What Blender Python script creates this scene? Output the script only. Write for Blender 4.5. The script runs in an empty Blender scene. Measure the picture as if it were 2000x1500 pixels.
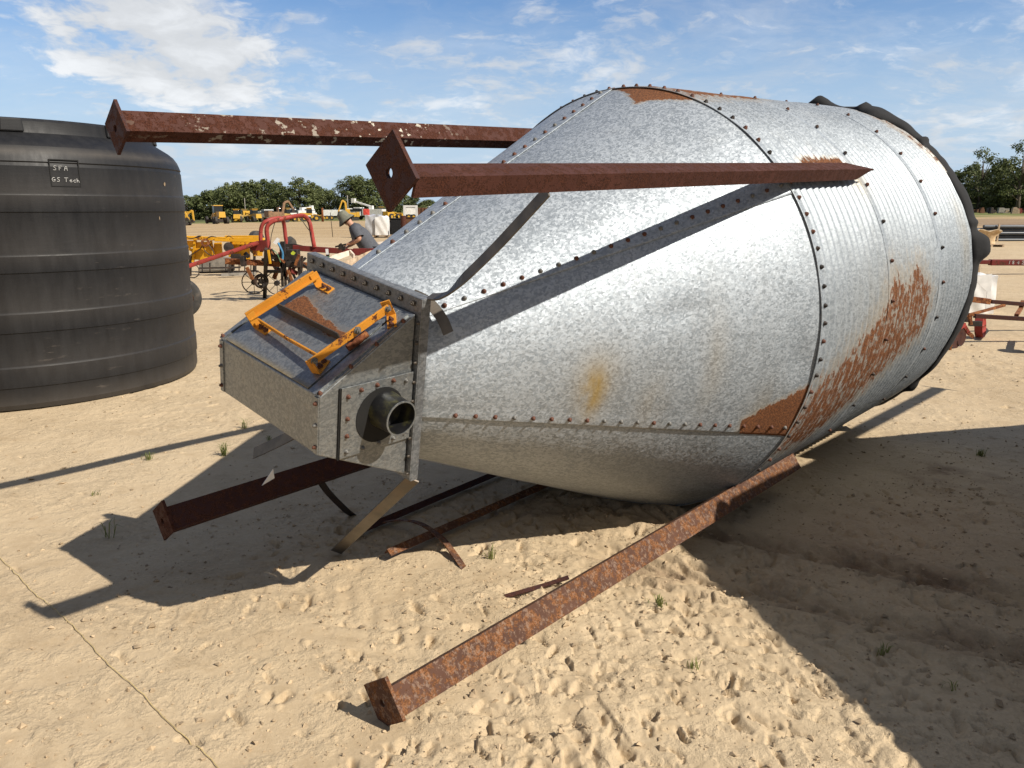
import bpy, bmesh, math, random
import numpy as np
from mathutils import Vector, Matrix
C = bpy.context.scene.collection
R = math.radians
# ------------------------------------------------------------------ camera, sky, sun, exposure
PITCH = 12.424; FPX = 1547.85; CAMH = 1.6
SUN_AZ = 119.5; SUN_EL = 42.0
SUN_STRENGTH = 4.9; SKY_STRENGTH = 0.068
cd = bpy.data.cameras.new('camera'); cam = bpy.data.objects.new('camera', cd); C.objects.link(cam)
cam.location = (0, 0, CAMH); cam.rotation_euler = (R(90 - PITCH), 0, 0)
cd.sensor_width = 36; cd.lens = FPX / 2000 * 36; cd.clip_end = 5000; cd.clip_start = 0.05
bpy.context.scene.camera = cam
vs = bpy.context.scene.view_settings
bpy.context.scene.display_settings.display_device = 'sRGB'
vs.view_transform = 'Standard'; vs.look = 'None'; vs.gamma = 1; vs.exposure = 0.3
bpy.context.scene.cycles.max_bounces = 6

class NT:
    """small helper for node trees"""
    def __init__(s, nt): s.nt = nt; s.n = nt.nodes; s.l = nt.links
    def new(s, t, **kw):
        n = s.n.new(t)
        for k, v in kw.items():
            if k == 'inp':
                for a, b in v.items(): s.set(n.inputs[a], b)
            else: setattr(n, k, v)
        return n
    def set(s, sock, v):
        if isinstance(v, bpy.types.NodeSocket): s.l.new(v, sock)
        else:
            if hasattr(sock.default_value, '__len__') and hasattr(v, '__len__') and len(sock.default_value) == 4 and len(v) == 3: v = (*v, 1)
            sock.default_value = v
    def math(s, op, a, b=0.0, c=None, clamp=False):
        n = s.new('ShaderNodeMath', operation=op, use_clamp=clamp); s.set(n.inputs[0], a); s.set(n.inputs[1], b)
        if c is not None: s.set(n.inputs[2], c)
        return n.outputs[0]
    def vmath(s, op, a, b=(0, 0, 0), scale=None):
        n = s.new('ShaderNodeVectorMath', operation=op); s.set(n.inputs[0], a); s.set(n.inputs[1], b)
        if scale is not None: s.set(n.inputs['Scale'], scale)
        return n.outputs[0]
    def mix(s, f, a, b):
        n = s.new('ShaderNodeMix', data_type='RGBA'); s.set(n.inputs[0], f); s.set(n.inputs[6], a); s.set(n.inputs[7], b); return n.outputs[2]
    def ramp(s, f, lo, hi, a=0.0, b=1.0, smooth=True):
        n = s.new('ShaderNodeMapRange', interpolation_type='SMOOTHSTEP' if smooth else 'LINEAR', clamp=True)
        for i, v in enumerate((f, lo, hi, a, b)): s.set(n.inputs[i], v)
        return n.outputs[0]
    def noise(s, vec, scale, detail=3, rough=0.55, col=False, dist=0.0):
        n = s.new('ShaderNodeTexNoise', inp={'Vector': vec, 'Scale': scale, 'Detail': detail, 'Roughness': rough, 'Distortion': dist})
        return n.outputs['Color' if col else 'Fac']
    def voro(s, vec, scale, out='Color', **kw):
        n = s.new('ShaderNodeTexVoronoi', inp={'Vector': vec, 'Scale': scale}, **kw); return n.outputs[out]
    def sv(s, vec, sc): return s.vmath('MULTIPLY', vec, sc)
    def attr(s, name):
        n = s.new('ShaderNodeAttribute', attribute_name=name); return n.outputs['Fac']

w = bpy.data.worlds.new('World'); bpy.context.scene.world = w; w.use_nodes = True
t = NT(w.node_tree); t.n.clear()
sky = t.new('ShaderNodeTexSky', sky_type='NISHITA', sun_disc=False, sun_elevation=R(SUN_EL), sun_rotation=R(SUN_AZ), altitude=50, air_density=1.0, dust_density=0.25, ozone_density=3.0)
tc = t.new('ShaderNodeTexCoord').outputs['Generated']
sx = t.new('ShaderNodeSeparateXYZ', inp={0: tc}).outputs
zz = t.math('MAXIMUM', sx[2], 0.0)
den = t.math('ADD', zz, 0.24)
cx = t.math('DIVIDE', sx[0], den); cy = t.math('DIVIDE', sx[1], den)
cv = t.new('ShaderNodeCombineXYZ', inp={0: cx, 1: cy, 2: 0.0}).outputs[0]
# broken altocumulus in patches, thin streaks, and one heap of cumulus to the upper left
warp = t.vmath('SCALE', t.noise(cv, 2.2, 4, 0.6, col=True), scale=0.30)
cw = t.vmath('ADD', cv, warp)
big = t.noise(t.vmath('ADD', t.sv(cv, (1, 0.7, 1)), (4.1, 1.7, 0)), 1.1, 3, 0.5)
puff = t.noise(t.sv(cw, (1.0, 1.0, 1)), 11.0, 5, 0.58)
wisp = t.noise(t.sv(cw, (0.6, 1.0, 1)), 4.0, 7, 0.66)
sel = t.math('ADD', t.math('MULTIPLY', puff, 0.45), t.math('MULTIPLY', wisp, 0.55))
band = t.math('MULTIPLY', t.ramp(cx, 0.1, 1.0), 0.075)
thr = t.math('SUBTRACT', 0.542, t.math('ADD', t.math('MULTIPLY', t.ramp(big, 0.30, 0.66), 0.15), band))
c1 = t.ramp(sel, thr, t.math('ADD', thr, 0.21))
hn = t.new('ShaderNodeVectorMath', operation='DISTANCE', inp={0: t.sv(cv, (0.85, 0.55, 1)), 1: (-0.90 * 0.85, 2.22 * 0.55, 0)}).outputs['Value']
hp = t.noise(t.sv(cw, (1.0, 0.8, 1)), 4.2, 7, 0.58)
heap = t.ramp(t.math('ADD', hp, t.ramp(hn, 0.05, 0.50, 0.17, -0.30)), 0.46, 0.60)
back = t.math('MULTIPLY', t.ramp(sx[1], 0.45, 0.0), 0.78)                # unseen grey veil overhead and behind, added to weaken the fill light
veil = t.math('MULTIPLY', t.ramp(wisp, 0.34, 0.72), t.ramp(cx, -0.6, 1.0, 0.16, 0.40))
cl = t.math('MAXIMUM', t.math('MAXIMUM', t.math('MULTIPLY', c1, 0.72), veil), t.math('MULTIPLY', heap, 0.92))
hz = t.ramp(sx[2], 0.0, 0.30, 0.92, 0.0)
skyb = t.new('ShaderNodeHueSaturation', inp={'Hue': 0.508, 'Saturation': 1.24, 'Value': 1.45, 'Color': sky.outputs[0]}).outputs[0]
skyc = t.mix(hz, skyb, (5.9, 7.6, 9.8))
shade = t.ramp(hp, 0.42, 0.70, 0.80, 1.06)
cc = t.vmath('SCALE', (10.6, 10.8, 11.0), scale=t.math('MULTIPLY', shade, 1.0))
skyc = t.mix(t.math('MULTIPLY', cl, t.ramp(sx[2], 0.0, 0.09, 0.2, 1.0)), skyc, cc)
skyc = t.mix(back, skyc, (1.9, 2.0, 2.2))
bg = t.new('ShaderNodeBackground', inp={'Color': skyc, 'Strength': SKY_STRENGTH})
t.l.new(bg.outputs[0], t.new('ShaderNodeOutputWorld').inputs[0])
ld = bpy.data.lights.new('sun', 'SUN'); ld.energy = SUN_STRENGTH; ld.angle = R(0.53); ld.color = (1.0, 0.93, 0.82)
sun = bpy.data.objects.new('sun', ld); C.objects.link(sun)
sd = Vector((math.sin(R(SUN_AZ)) * math.cos(R(SUN_EL)), math.cos(R(SUN_AZ)) * math.cos(R(SUN_EL)), math.sin(R(SUN_EL))))
sun.rotation_euler = sd.to_track_quat('Z', 'Y').to_euler(); sun.location = sd * 30

# ------------------------------------------------------------------ survey helpers (photo measurements turned into places in the yard)
_p = R(PITCH)
FWD = np.array([0, math.cos(_p), -math.sin(_p)]); UPV = np.array([0, math.sin(_p), math.cos(_p)])
def ray(px, py): return (px - 1000) * np.array([1., 0, 0]) + (750 - py) * UPV + FPX * FWD
def G(px, py, z=0.0):
    d = ray(px, py); k = (z - CAMH) / d[2]; return Vector((d[0] * k, d[1] * k, z))
def W(px, py, Y):
    d = ray(px, py); k = Y / d[1]; return Vector((d[0] * k, Y, CAMH + d[2] * k))

# ------------------------------------------------------------------ object helpers
def meta(o, label=None, cat=None, group=None, kind=None):
    if label: o['label'] = label
    if cat: o['category'] = cat
    if group: o['group'] = group
    if kind: o['kind'] = kind
    return o
def empty(name, loc=(0, 0, 0), rz=0.0, label=None, cat=None, group=None):
    o = bpy.data.objects.new(name, None); C.objects.link(o); o.location = loc; o.rotation_euler = (0, 0, rz); o.empty_display_size = 0.1
    return meta(o, label, cat, group)
class MB:
    """collects vertices and faces for ONE mesh object"""
    def __init__(s): s.v = []; s.f = []; s.m = []
    def add(s, v, f, mi=0):
        b = len(s.v); s.v += [tuple(x) for x in v]; s.f += [tuple(i + b for i in q) for q in f]; s.m += [mi] * len(f); return s
    def box(s, c, size, ax=None, mi=0, taper=None):
        ax = ax or (Vector((1, 0, 0)), Vector((0, 1, 0)), Vector((0, 0, 1))); c = Vector(c); h = [x / 2 for x in size]; vv = []
        for k in (-1, 1):
            tx, ty = (taper if (taper and k == 1) else (1, 1))
            for i, j in ((-1, -1), (1, -1), (1, 1), (-1, 1)): vv.append(c + Vector(ax[0]) * (i * h[0] * tx) + Vector(ax[1]) * (j * h[1] * ty) + Vector(ax[2]) * (k * h[2]))
        return s.add(vv, [(3, 2, 1, 0), (4, 5, 6, 7), (0, 1, 5, 4), (1, 2, 6, 5), (2, 3, 7, 6), (3, 0, 4, 7)], mi)
    def bar(s, a, b, w_, h_, up=(0, 0, 1), mi=0):
        a = Vector(a); b = Vector(b); d = (b - a); L = d.length; d = d.normalized(); up = Vector(up)
        sd_ = d.cross(up)
        if sd_.length < 1e-4: sd_ = d.cross(Vector((1, 0, 0)))
        sd_.normalize(); u = sd_.cross(d)
        return s.box((a + b) / 2, (w_, L, h_), (sd_, d, u), mi)
    def tube(s, pts, r, n=8, mi=0, cap=True):
        pts = [Vector(p) for p in pts]; rr = r if hasattr(r, '__len__') else [r] * len(pts); vv = []; ff = []; prev = None
        for i, p in enumerate(pts):
            d = (pts[min(i + 1, len(pts) - 1)] - pts[max(i - 1, 0)]).normalized()
            if prev is None:
                a = d.cross(Vector((0, 0, 1)))
                if a.length < 0.05: a = d.cross(Vector((1, 0, 0)))
            else: a = prev - d * prev.dot(d)
            a.normalize(); prev = a; b = d.cross(a)
            vv += [p + (a * math.cos(2 * math.pi * k / n) + b * math.sin(2 * math.pi * k / n)) * rr[i] for k in range(n)]
        for i in range(len(pts) - 1):
            for k in range(n): ff.append((i * n + k, i * n + (k + 1) % n, (i + 1) * n + (k + 1) % n, (i + 1) * n + k))
        if cap: ff.append(tuple(range(n))[::-1]); ff.append(tuple((len(pts) - 1) * n + k for k in range(n)))
        return s.add(vv, ff, mi)
    def lathe(s, prof, o=(0, 0, 0), ax=(0, 0, 1), n=24, mi=0):
        """prof: (radius, height) pairs along ax"""
        ax = Vector(ax).normalized(); a = ax.orthogonal().normalized(); b = ax.cross(a); o = Vector(o); vv = []; ff = []
        for r_, z_ in prof: vv += [o + ax * z_ + (a * math.cos(2 * math.pi * k / n) + b * math.sin(2 * math.pi * k / n)) * max(r_, 1e-4) for k in range(n)]
        for i in range(len(prof) - 1):
            for k in range(n): ff.append((i * n + k, i * n + (k + 1) % n, (i + 1) * n + (k + 1) % n, (i + 1) * n + k))
        return s.add(vv, ff, mi)
    def prism(s, poly, d, mi=0):
        """poly: list of 3D points (planar), extruded by vector d"""
        n = len(poly); d = Vector(d); vv = [Vector(p) for p in poly] + [Vector(p) + d for p in poly]
        return s.add(vv, [tuple(range(n))[::-1], tuple(range(n, 2 * n))] + [(i, (i + 1) % n, n + (i + 1) % n, n + i) for i in range(n)], mi)
    def build(s, name, mats, parent=None, smooth=False, bevel=0.0, autosm=None):
        me = bpy.data.meshes.new(name); me.from_pydata(s.v, [], s.f)
        for m in (mats if isinstance(mats, (list, tuple)) else [mats]): me.materials.append(m)
        me.polygons.foreach_set('material_index', s.m)
        bm = bmesh.new(); bm.from_mesh(me); bmesh.ops.recalc_face_normals(bm, faces=bm.faces); bm.to_mesh(me); bm.free()
        if smooth: me.polygons.foreach_set('use_smooth', [True] * len(me.polygons))
        if autosm and smooth: me.set_sharp_from_angle(angle=R(autosm))
        o = bpy.data.objects.new(name, me); C.objects.link(o)
        if parent is not None: o.parent = parent
        if bevel:
            b = o.modifiers.new('bevel', 'BEVEL'); b.width = bevel; b.segments = 2; b.limit_method = 'ANGLE'; b.angle_limit = R(40)
        return o
def copy_tree(o, parent=None):
    c = o.copy(); C.objects.link(c)
    if parent is not None: c.parent = parent
    for ch in list(o.children): copy_tree(ch, c)
    return c

# ------------------------------------------------------------------ numpy noise
_rs = np.random.RandomState(7)
_T = _rs.rand(8, 256, 256)
def vnoise(x, y, sc, k=0):
    x = x * sc + 37.1 * k + 500; y = y * sc + 91.7 * k + 500
    i = np.floor(x).astype(np.int64); j = np.floor(y).astype(np.int64); fx = x - i; fy = y - j
    fx = fx * fx * (3 - 2 * fx); fy = fy * fy * (3 - 2 * fy); T = _T[k % 8]
    a = T[i & 255, j & 255]; b = T[(i + 1) & 255, j & 255]; c = T[i & 255, (j + 1) & 255]; d = T[(i + 1) & 255, (j + 1) & 255]
    return (a * (1 - fx) + b * fx) * (1 - fy) + (c * (1 - fx) + d * fx) * fy - 0.5
def fbm(x, y, sc, o=4, k=0, g=0.5):
    s = 0; a = 1
    for q in range(o): s = s + a * vnoise(x, y, sc * 2 ** q, k + q); a *= g
    return s
def sstep(x, a, b):
    q = np.clip((x - a) / (b - a), 0, 1); return q * q * (3 - 2 * q)

# ------------------------------------------------------------------ materials
def mat(name):
    m = bpy.data.materials.new(name); m.use_nodes = True; t = NT(m.node_tree); t.n.clear()
    out = t.new('ShaderNodeOutputMaterial'); b = t.new('ShaderNodeBsdfPrincipled'); t.l.new(b.outputs[0], out.inputs[0])
    t.b = b; t.oc = t.new('ShaderNodeTexCoord').outputs['Object']; t.out = out
    return m, t
def bump(t, h, strength=0.3, dist=0.01, nrm=None):
    n = t.new('ShaderNodeBump', inp={'Height': h, 'Strength': strength, 'Distance': dist})
    if nrm is not None: t.l.new(nrm, n.inputs['Normal'])
    t.l.new(n.outputs[0], t.b.inputs['Normal'])
def plain(name, col, rough=0.6, metal=0.0, var=0.25, scale=6.0, bumpk=0.0, dirt=None, dscale=3.0, damt=0.5):
    """painted or bare surface with tonal variation and optional dirt"""
    m, t = mat(name)
    n = t.noise(t.oc, scale, 5, 0.6)
    c = t.mix(t.ramp(n, 0.3, 0.7), tuple(x * (1 - var) for x in col), tuple(min(1, x * (1 + var)) for x in col))
    if dirt: c = t.mix(t.math('MULTIPLY', t.ramp(t.noise(t.oc, dscale, 6, 0.65), 0.48, 0.68), damt), c, dirt)
    t.set(t.b.inputs['Base Color'], c); t.set(t.b.inputs['Metallic'], metal)
    t.set(t.b.inputs['Roughness'], t.math('ADD', rough - 0.1, t.math('MULTIPLY', n, 0.2)))
    if bumpk: bump(t, n, bumpk, 0.01)
    return m
def paint_rust(name, col, rust=(0.10, 0.035, 0.018), scale=9.0, amt=0.5, rough=0.55, spots=None, spot_amt=0.62, pale=None):
    """worn paint or mill scale over rust: hard-edged chips"""
    m, t = mat(name)
    n = t.noise(t.oc, scale, 8, 0.68); n2 = t.noise(t.oc, scale * 7, 4, 0.6)
    f = t.ramp(t.math('ADD', n, t.math('MULTIPLY', t.math('SUBTRACT', n2, 0.5), 0.25)), amt - 0.025, amt + 0.025)
    rc = t.mix(t.ramp(n2, 0.3, 0.7), tuple(x * 0.5 for x in rust), tuple(x * 1.7 for x in rust))
    pc = t.mix(t.ramp(t.noise(t.oc, 3.5, 4), 0.3, 0.7), tuple(x * 0.8 for x in col), tuple(x * 1.12 for x in col))
    c = t.mix(f, rc, pc)
    if pale: c = t.mix(t.math('MULTIPLY', t.ramp(t.noise(t.vmath('ADD', t.oc, (5, 3, 1)), scale * 2.2, 8, 0.75), 0.5, 0.62), pale[1]), c, pale[0])
    if spots:
        sp = t.ramp(t.noise(t.sv(t.oc, (1, 0.75, 1)), 26, 5, 0.6), spot_amt - 0.02, spot_amt + 0.015)
        sp = t.math('MULTIPLY', sp, t.attr('spot')); c = t.mix(sp, c, spots)
    t.set(t.b.inputs['Specular IOR Level'], 0.22)
    t.set(t.b.inputs['Base Color'], c); t.set(t.b.inputs['Roughness'], t.math('ADD', rough, t.math('MULTIPLY', t.math('SUBTRACT', 1.0, f), 0.3)))
    bump(t, t.math('ADD', t.math('MULTIPLY', f, 0.5), n2), 0.35, 0.003)
    return m
def galv(name, lo=(0.36, 0.38, 0.40), hi=(0.66, 0.68, 0.70), cell=42.0, tilt=0.16, rough=(0.34, 0.60), metal=0.72, stretch=(1, 0.6, 1), vert=0.0, grime=0.25):
    """weathered galvanised sheet: crystal spangle that tilts and dulls the surface flake by flake, white rust, red rust and yellow run-off"""
    m, t = mat(name)
    p = t.sv(t.oc, stretch)
    pw = t.vmath('ADD', p, t.vmath('SCALE', t.noise(p, 60, 3, 0.6, col=True), scale=0.022))
    c1 = t.voro(pw, cell); c2 = t.voro(pw, cell * 2.3)
    g1 = t.new('ShaderNodeSeparateXYZ', inp={0: c1}).outputs[0]; g2 = t.new('ShaderNodeSeparateXYZ', inp={0: c2}).outputs[1]
    g = t.math('ADD', t.math('MULTIPLY', g1, 0.6), t.math('MULTIPLY', g2, 0.4))
    cloud = t.noise(t.oc, 2.6, 5, 0.6)
    gg = t.math('ADD', g, t.math('MULTIPLY', t.math('SUBTRACT', cloud, 0.5), 0.6))
    lng = t.noise(t.sv(t.oc, (1.0, 0.22, 1.0)), 11, 5, 0.6); gg = t.math('ADD', gg, t.math('MULTIPLY', t.math('SUBTRACT', lng, 0.5), 0.25))
    col = t.mix(t.ramp(gg, 0.22, 0.78), lo, hi)
    # grime running down the sheet and dark pits
    gr = t.ramp(t.noise(t.sv(t.oc, (1, 1, 0.25)), 7, 6, 0.65), 0.5, 0.75)
    col = t.mix(t.math('MULTIPLY', gr, grime), col, (0.30, 0.29, 0.26))
    pit = t.ramp(t.noise(t.sv(t.oc, (1, 1, 0.6)), 95, 4, 0.7), 0.66, 0.72)
    col = t.mix(t.math('MULTIPLY', pit, 0.5), col, (0.16, 0.16, 0.17))
    st = t.math('MULTIPLY', t.attr('stain'), t.ramp(t.noise(t.sv(t.oc, (1, 1, 0.4)), 9, 5, 0.65), 0.15, 0.55))
    col = t.mix(t.math('MULTIPLY', st, 0.9), col, (0.31, 0.205, 0.045))
    rn = t.noise(t.sv(t.oc, (0.55, 1.5, 0.55)), 36, 7, 0.66); rn2 = t.noise(t.oc, 130, 4, 0.6)
    ra = t.attr('rust')
    rv = t.math('ADD', ra, t.math('MULTIPLY', t.math('SUBTRACT', rn, 0.5), 1.25))
    rf = t.ramp(rv, 0.43, 0.58)
    halo = t.math('MULTIPLY', t.ramp(rv, 0.05, 0.48), 0.55)
    col = t.mix(halo, col, (0.42, 0.36, 0.28))
    rcol = t.mix(t.ramp(rn2, 0.3, 0.7), (0.080, 0.029, 0.011), (0.230, 0.086, 0.028))
    col = t.mix(rf, col, rcol)
    t.set(t.b.inputs['Base Color'], col)
    t.set(t.b.inputs['Metallic'], t.math('MULTIPLY', t.math('SUBTRACT', 1.0, t.math('MAXIMUM', rf, t.math('MULTIPLY', st, 0.6))), metal))
    ro = t.ramp(g2, 0.0, 1.0, rough[0], rough[1], smooth=False)
    t.set(t.b.inputs['Roughness'], t.math('ADD', ro, t.math('MULTIPLY', rf, 0.35), clamp=True))
    nrm = t.new('ShaderNodeNewGeometry').outputs['Normal']
    tl = t.vmath('SCALE', t.vmath('SUBTRACT', t.vmath('ADD', t.vmath('SCALE', c1, scale=0.6), t.vmath('SCALE', c2, scale=0.4)), (0.5, 0.5, 0.5)), scale=t.math('MULTIPLY', t.math('SUBTRACT', 1.0, rf), tilt))
    dent = t.noise(t.oc, 3.2, 3, 0.5, col=True)
    tl = t.vmath('ADD', tl, t.vmath('SCALE', t.vmath('SUBTRACT', dent, (0.5, 0.5, 0.5)), scale=0.14))
    nn = t.vmath('NORMALIZE', t.vmath('ADD', nrm, tl))
    bump(t, t.math('MULTIPLY', rf, rn2), 0.5, 0.004, nn)
    return m
M_CONE = galv('galvanised_cone', lo=(0.275, 0.310, 0.345), hi=(0.440, 0.480, 0.520), cell=125, tilt=0.24, rough=(0.46, 0.72), metal=0.46, grime=0.10)
M_RING = galv('galvanised_ring', lo=(0.270, 0.303, 0.335), hi=(0.405, 0.443, 0.478), cell=130, tilt=0.17, rough=(0.46, 0.70), metal=0.46, grime=0.16)
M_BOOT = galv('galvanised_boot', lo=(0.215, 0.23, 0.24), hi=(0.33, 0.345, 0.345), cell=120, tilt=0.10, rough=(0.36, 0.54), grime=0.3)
M_DULL = plain('darkened_zinc', (0.16, 0.16, 0.16), 0.7, 0.2, 0.3, 4)  # zinc of the unseen second bin, darkened to weaken its bounce light
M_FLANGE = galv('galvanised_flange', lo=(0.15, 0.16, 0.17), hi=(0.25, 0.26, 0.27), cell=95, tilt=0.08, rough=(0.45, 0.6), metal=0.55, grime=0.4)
M_STRAP = plain('dull_zinc_strap', (0.15, 0.135, 0.115), 0.5, 0.6, 0.3, 12, dirt=(0.10, 0.06, 0.03), damt=0.5)
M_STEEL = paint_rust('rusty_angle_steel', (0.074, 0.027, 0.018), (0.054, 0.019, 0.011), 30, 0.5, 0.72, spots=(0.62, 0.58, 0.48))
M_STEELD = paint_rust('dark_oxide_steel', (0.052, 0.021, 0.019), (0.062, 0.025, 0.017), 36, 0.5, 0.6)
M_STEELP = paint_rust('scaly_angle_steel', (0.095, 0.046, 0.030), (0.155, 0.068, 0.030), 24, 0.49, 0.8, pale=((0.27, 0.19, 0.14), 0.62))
M_BOLTR = plain('rusty_bolt', (0.11, 0.042, 0.024), 0.75, 0.1, 0.4, 60)
M_BOLTZ = plain('zinc_bolt', (0.16, 0.155, 0.145), 0.65, 0.3, 0.3, 60)
M_BOLTD = plain('dull_dark_bolt', (0.10, 0.085, 0.07), 0.55, 0.5, 0.4, 60)
M_ORANGE = paint_rust('chipped_orange_paint', (0.58, 0.245, 0.03), (0.12, 0.042, 0.02), 15, 0.425, 0.5)
M_BLACKPL = plain('black_poly_pipe', (0.012, 0.012, 0.013), 0.35, 0, 0.3, 9, dirt=(0.09, 0.085, 0.03), dscale=14, damt=0.8)
M_DARK = plain('dark_gap', (0.006, 0.006, 0.006), 0.8)
M_TARP = plain('black_tarp_cloth', (0.010, 0.010, 0.011), 0.9, 0, 0.4, 18, 0.4)
# black polyethylene tank: dust, rain streaks, scuffs
def tank_mat():
    m, t = mat('black_poly_tank')
    n = t.noise(t.sv(t.oc, (1, 1, 0.2)), 14, 6, 0.62); n2 = t.noise(t.sv(t.oc, (1, 1, 1.3)), 2.2, 6, 0.66); n3 = t.noise(t.sv(t.oc, (1.0, 1.0, 7.0)), 3.0, 7, 0.72)
    c = t.mix(t.ramp(n, 0.3, 0.75), (0.0100, 0.0103, 0.0118), (0.0155, 0.0158, 0.0175))
    c = t.mix(t.math('MULTIPLY', t.ramp(n2, 0.5, 0.78), 0.25), c, (0.026, 0.026, 0.027))
    sc = t.math('MULTIPLY', t.ramp(n3, 0.62, 0.70), t.ramp(t.noise(t.oc, 1.3, 3), 0.48, 0.62))
    c = t.mix(t.math('MULTIPLY', sc, 0.4), c, (0.13, 0.11, 0.095))
    c = t.mix(t.math('MULTIPLY', t.attr('dust'), t.ramp(n2, 0.2, 0.6, 0.2, 1.0)), c, (0.14, 0.12, 0.10))
    t.set(t.b.inputs['Base Color'], c); t.set(t.b.inputs['Roughness'], t.ramp(n, 0.2, 0.8, 0.46, 0.62))
    t.set(t.b.inputs['Specular IOR Level'], 0.3)
    bump(t, t.math('ADD', n, n3), 0.12, 0.01)
    return m
M_TANK = tank_mat()
M_CHALK = plain('chalk_marking', (0.62, 0.62, 0.60), 0.8)
def sand_mat():
    m, t = mat('dry_sand')
    p = t.new('ShaderNodeNewGeometry').outputs['Position']
    n1 = t.noise(p, 0.5, 5, 0.6); n2 = t.noise(p, 6, 6, 0.65); n3 = t.noise(p, 70, 4, 0.7); n4 = t.noise(t.sv(p, (0.25, 1, 1)), 0.35, 6, 0.6)
    c = t.mix(t.ramp(n1, 0.3, 0.7), (0.465, 0.355, 0.225), (0.540, 0.426, 0.282))
    c = t.mix(t.math('MULTIPLY', t.ramp(n2, 0.42, 0.7), 0.5), c, (0.59, 0.465, 0.305))
    c = t.mix(t.math('MULTIPLY', t.ramp(n2, 0.5, 0.28), 0.45), c, (0.37, 0.27, 0.16))
    c = t.mix(t.math('MULTIPLY', t.ramp(n3, 0.5, 0.75), 0.4), c, (0.64, 0.515, 0.35))
    c = t.mix(t.math('MULTIPLY', t.ramp(n3, 0.45, 0.25), 0.35), c, (0.30, 0.21, 0.12))
    dk = t.math('MULTIPLY', t.attr('dark_bands'), t.ramp(n2, 0.3, 0.62)); c = t.mix(dk, c, (0.20, 0.135, 0.085))
    # far field: straw stubble, tilled soil and a strip of grass
    y = t.new('ShaderNodeSeparateXYZ', inp={0: p}).outputs; yy = y[1]
    far = t.ramp(yy, 28, 60)
    fs = t.mix(t.ramp(n4, 0.35, 0.65), (0.40, 0.28, 0.155), (0.50, 0.375, 0.215))
    fs = t.mix(t.math('MULTIPLY', t.ramp(t.noise(t.sv(p, (0.05, 0.5, 1)), 1.2, 5, 0.7), 0.5, 0.66), 0.6), fs, (0.27, 0.19, 0.12))
    c = t.mix(far, c, fs)
    wob = t.math('ADD', yy, t.math('MULTIPLY', t.math('SUBTRACT', t.noise(p, 0.06, 3), 0.5), 30))
    tilled = t.math('MULTIPLY', t.math('MULTIPLY', t.ramp(wob, 60, 66), t.ramp(wob, 98, 90)), t.ramp(y[0], 10, 30))
    c = t.mix(t.math('MULTIPLY', tilled, 0.7), c, (0.24, 0.17, 0.115))
    gst = t.ramp(y[0], 0, 50, 152, 102)
    gr = t.math('MULTIPLY', t.ramp(t.math('SUBTRACT', wob, gst), 0, 14), t.ramp(t.noise(t.sv(p, (0.4, 1, 1)), 0.12, 5, 0.65), 0.30, 0.5))
    c = t.mix(gr, c, (0.13, 0.155, 0.045))
    c = t.mix(t.ramp(wob, 175, 230), c, (0.09, 0.10, 0.04))
    t.set(t.b.inputs['Base Color'], c); t.set(t.b.inputs['Roughness'], 0.95); t.set(t.b.inputs['Specular IOR Level'], 0.15)
    hh = t.math('ADD', t.math('MULTIPLY', n3, 0.6), t.math('MULTIPLY', t.noise(p, 240, 3, 0.7), 0.5))
    bump(t, hh, 0.6, 0.006)
    b0 = t.b.inputs['Normal'].links[0].from_node
    cr = t.math('ABSOLUTE', t.math('SUBTRACT', t.noise(p, 16, 5, 0.7, dist=0.4), 0.5))
    clod = t.math('ADD', t.math('MULTIPLY', t.noise(p, 34, 5, 0.72), t.ramp(n2, 0.46, 0.66)), t.math('MULTIPLY', t.math('MULTIPLY', t.ramp(cr, 0.0, 0.022), 0.25), t.ramp(t.noise(p, 2.2, 3), 0.45, 0.6)))
    bb = t.new('ShaderNodeBump', inp={'Height': clod, 'Strength': 0.55, 'Distance': 0.022}); t.l.new(bb.outputs[0], b0.inputs['Normal'])
    return m
M_SAND = sand_mat()
def leaf_mat(name, a, b):
    m, t = mat(name)
    at = t.attr('tone'); r = t.new('ShaderNodeObjectInfo').outputs['Random']
    c = t.mix(t.math('ADD', t.math('MULTIPLY', at, 0.75), t.math('MULTIPLY', r, 0.25)), a, b)
    t.set(t.b.inputs['Base Color'], c); t.set(t.b.inputs['Roughness'], 0.6); t.set(t.b.inputs['Specular IOR Level'], 0.25)
    tr = t.new('ShaderNodeBsdfTranslucent', inp={'Color': c}); mx = t.new('ShaderNodeMixShader', inp={0: 0.25})
    t.l.new(t.b.outputs[0], mx.inputs[1]); t.l.new(tr.outputs[0], mx.inputs[2]); t.l.new(mx.outputs[0], t.out.inputs[0])
    return m
M_LEAF = leaf_mat('oak_leaves', (0.050, 0.070, 0.024), (0.200, 0.225, 0.090))
M_GRASS = leaf_mat('grass_blades', (0.12, 0.15, 0.04), (0.30, 0.30, 0.11))
M_BARK = plain('bark', (0.10, 0.08, 0.06), 0.9, 0, 0.35, 8)
M_RED = paint_rust('faded_red_paint', (0.34, 0.055, 0.045), (0.13, 0.04, 0.02), 8, 0.40, 0.5)
M_REDD = paint_rust('dark_red_paint', (0.16, 0.028, 0.024), (0.09, 0.03, 0.018), 8, 0.44, 0.5)
M_YEL = paint_rust('yellow_implement_paint', (0.72, 0.36, 0.02), (0.22, 0.08, 0.02), 5, 0.38, 0.5)
M_YELF = plain('faded_machine_yellow', (0.42, 0.27, 0.07), 0.6, 0, 0.3, 3, dirt=(0.18, 0.12, 0.07))
M_BROWN = plain('brown_machine', (0.22, 0.13, 0.07), 0.7, 0, 0.3, 3)
M_YELM = plain('machine_yellow', (0.60, 0.34, 0.03), 0.5, 0, 0.2, 3, dirt=(0.25, 0.16, 0.06))
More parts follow.
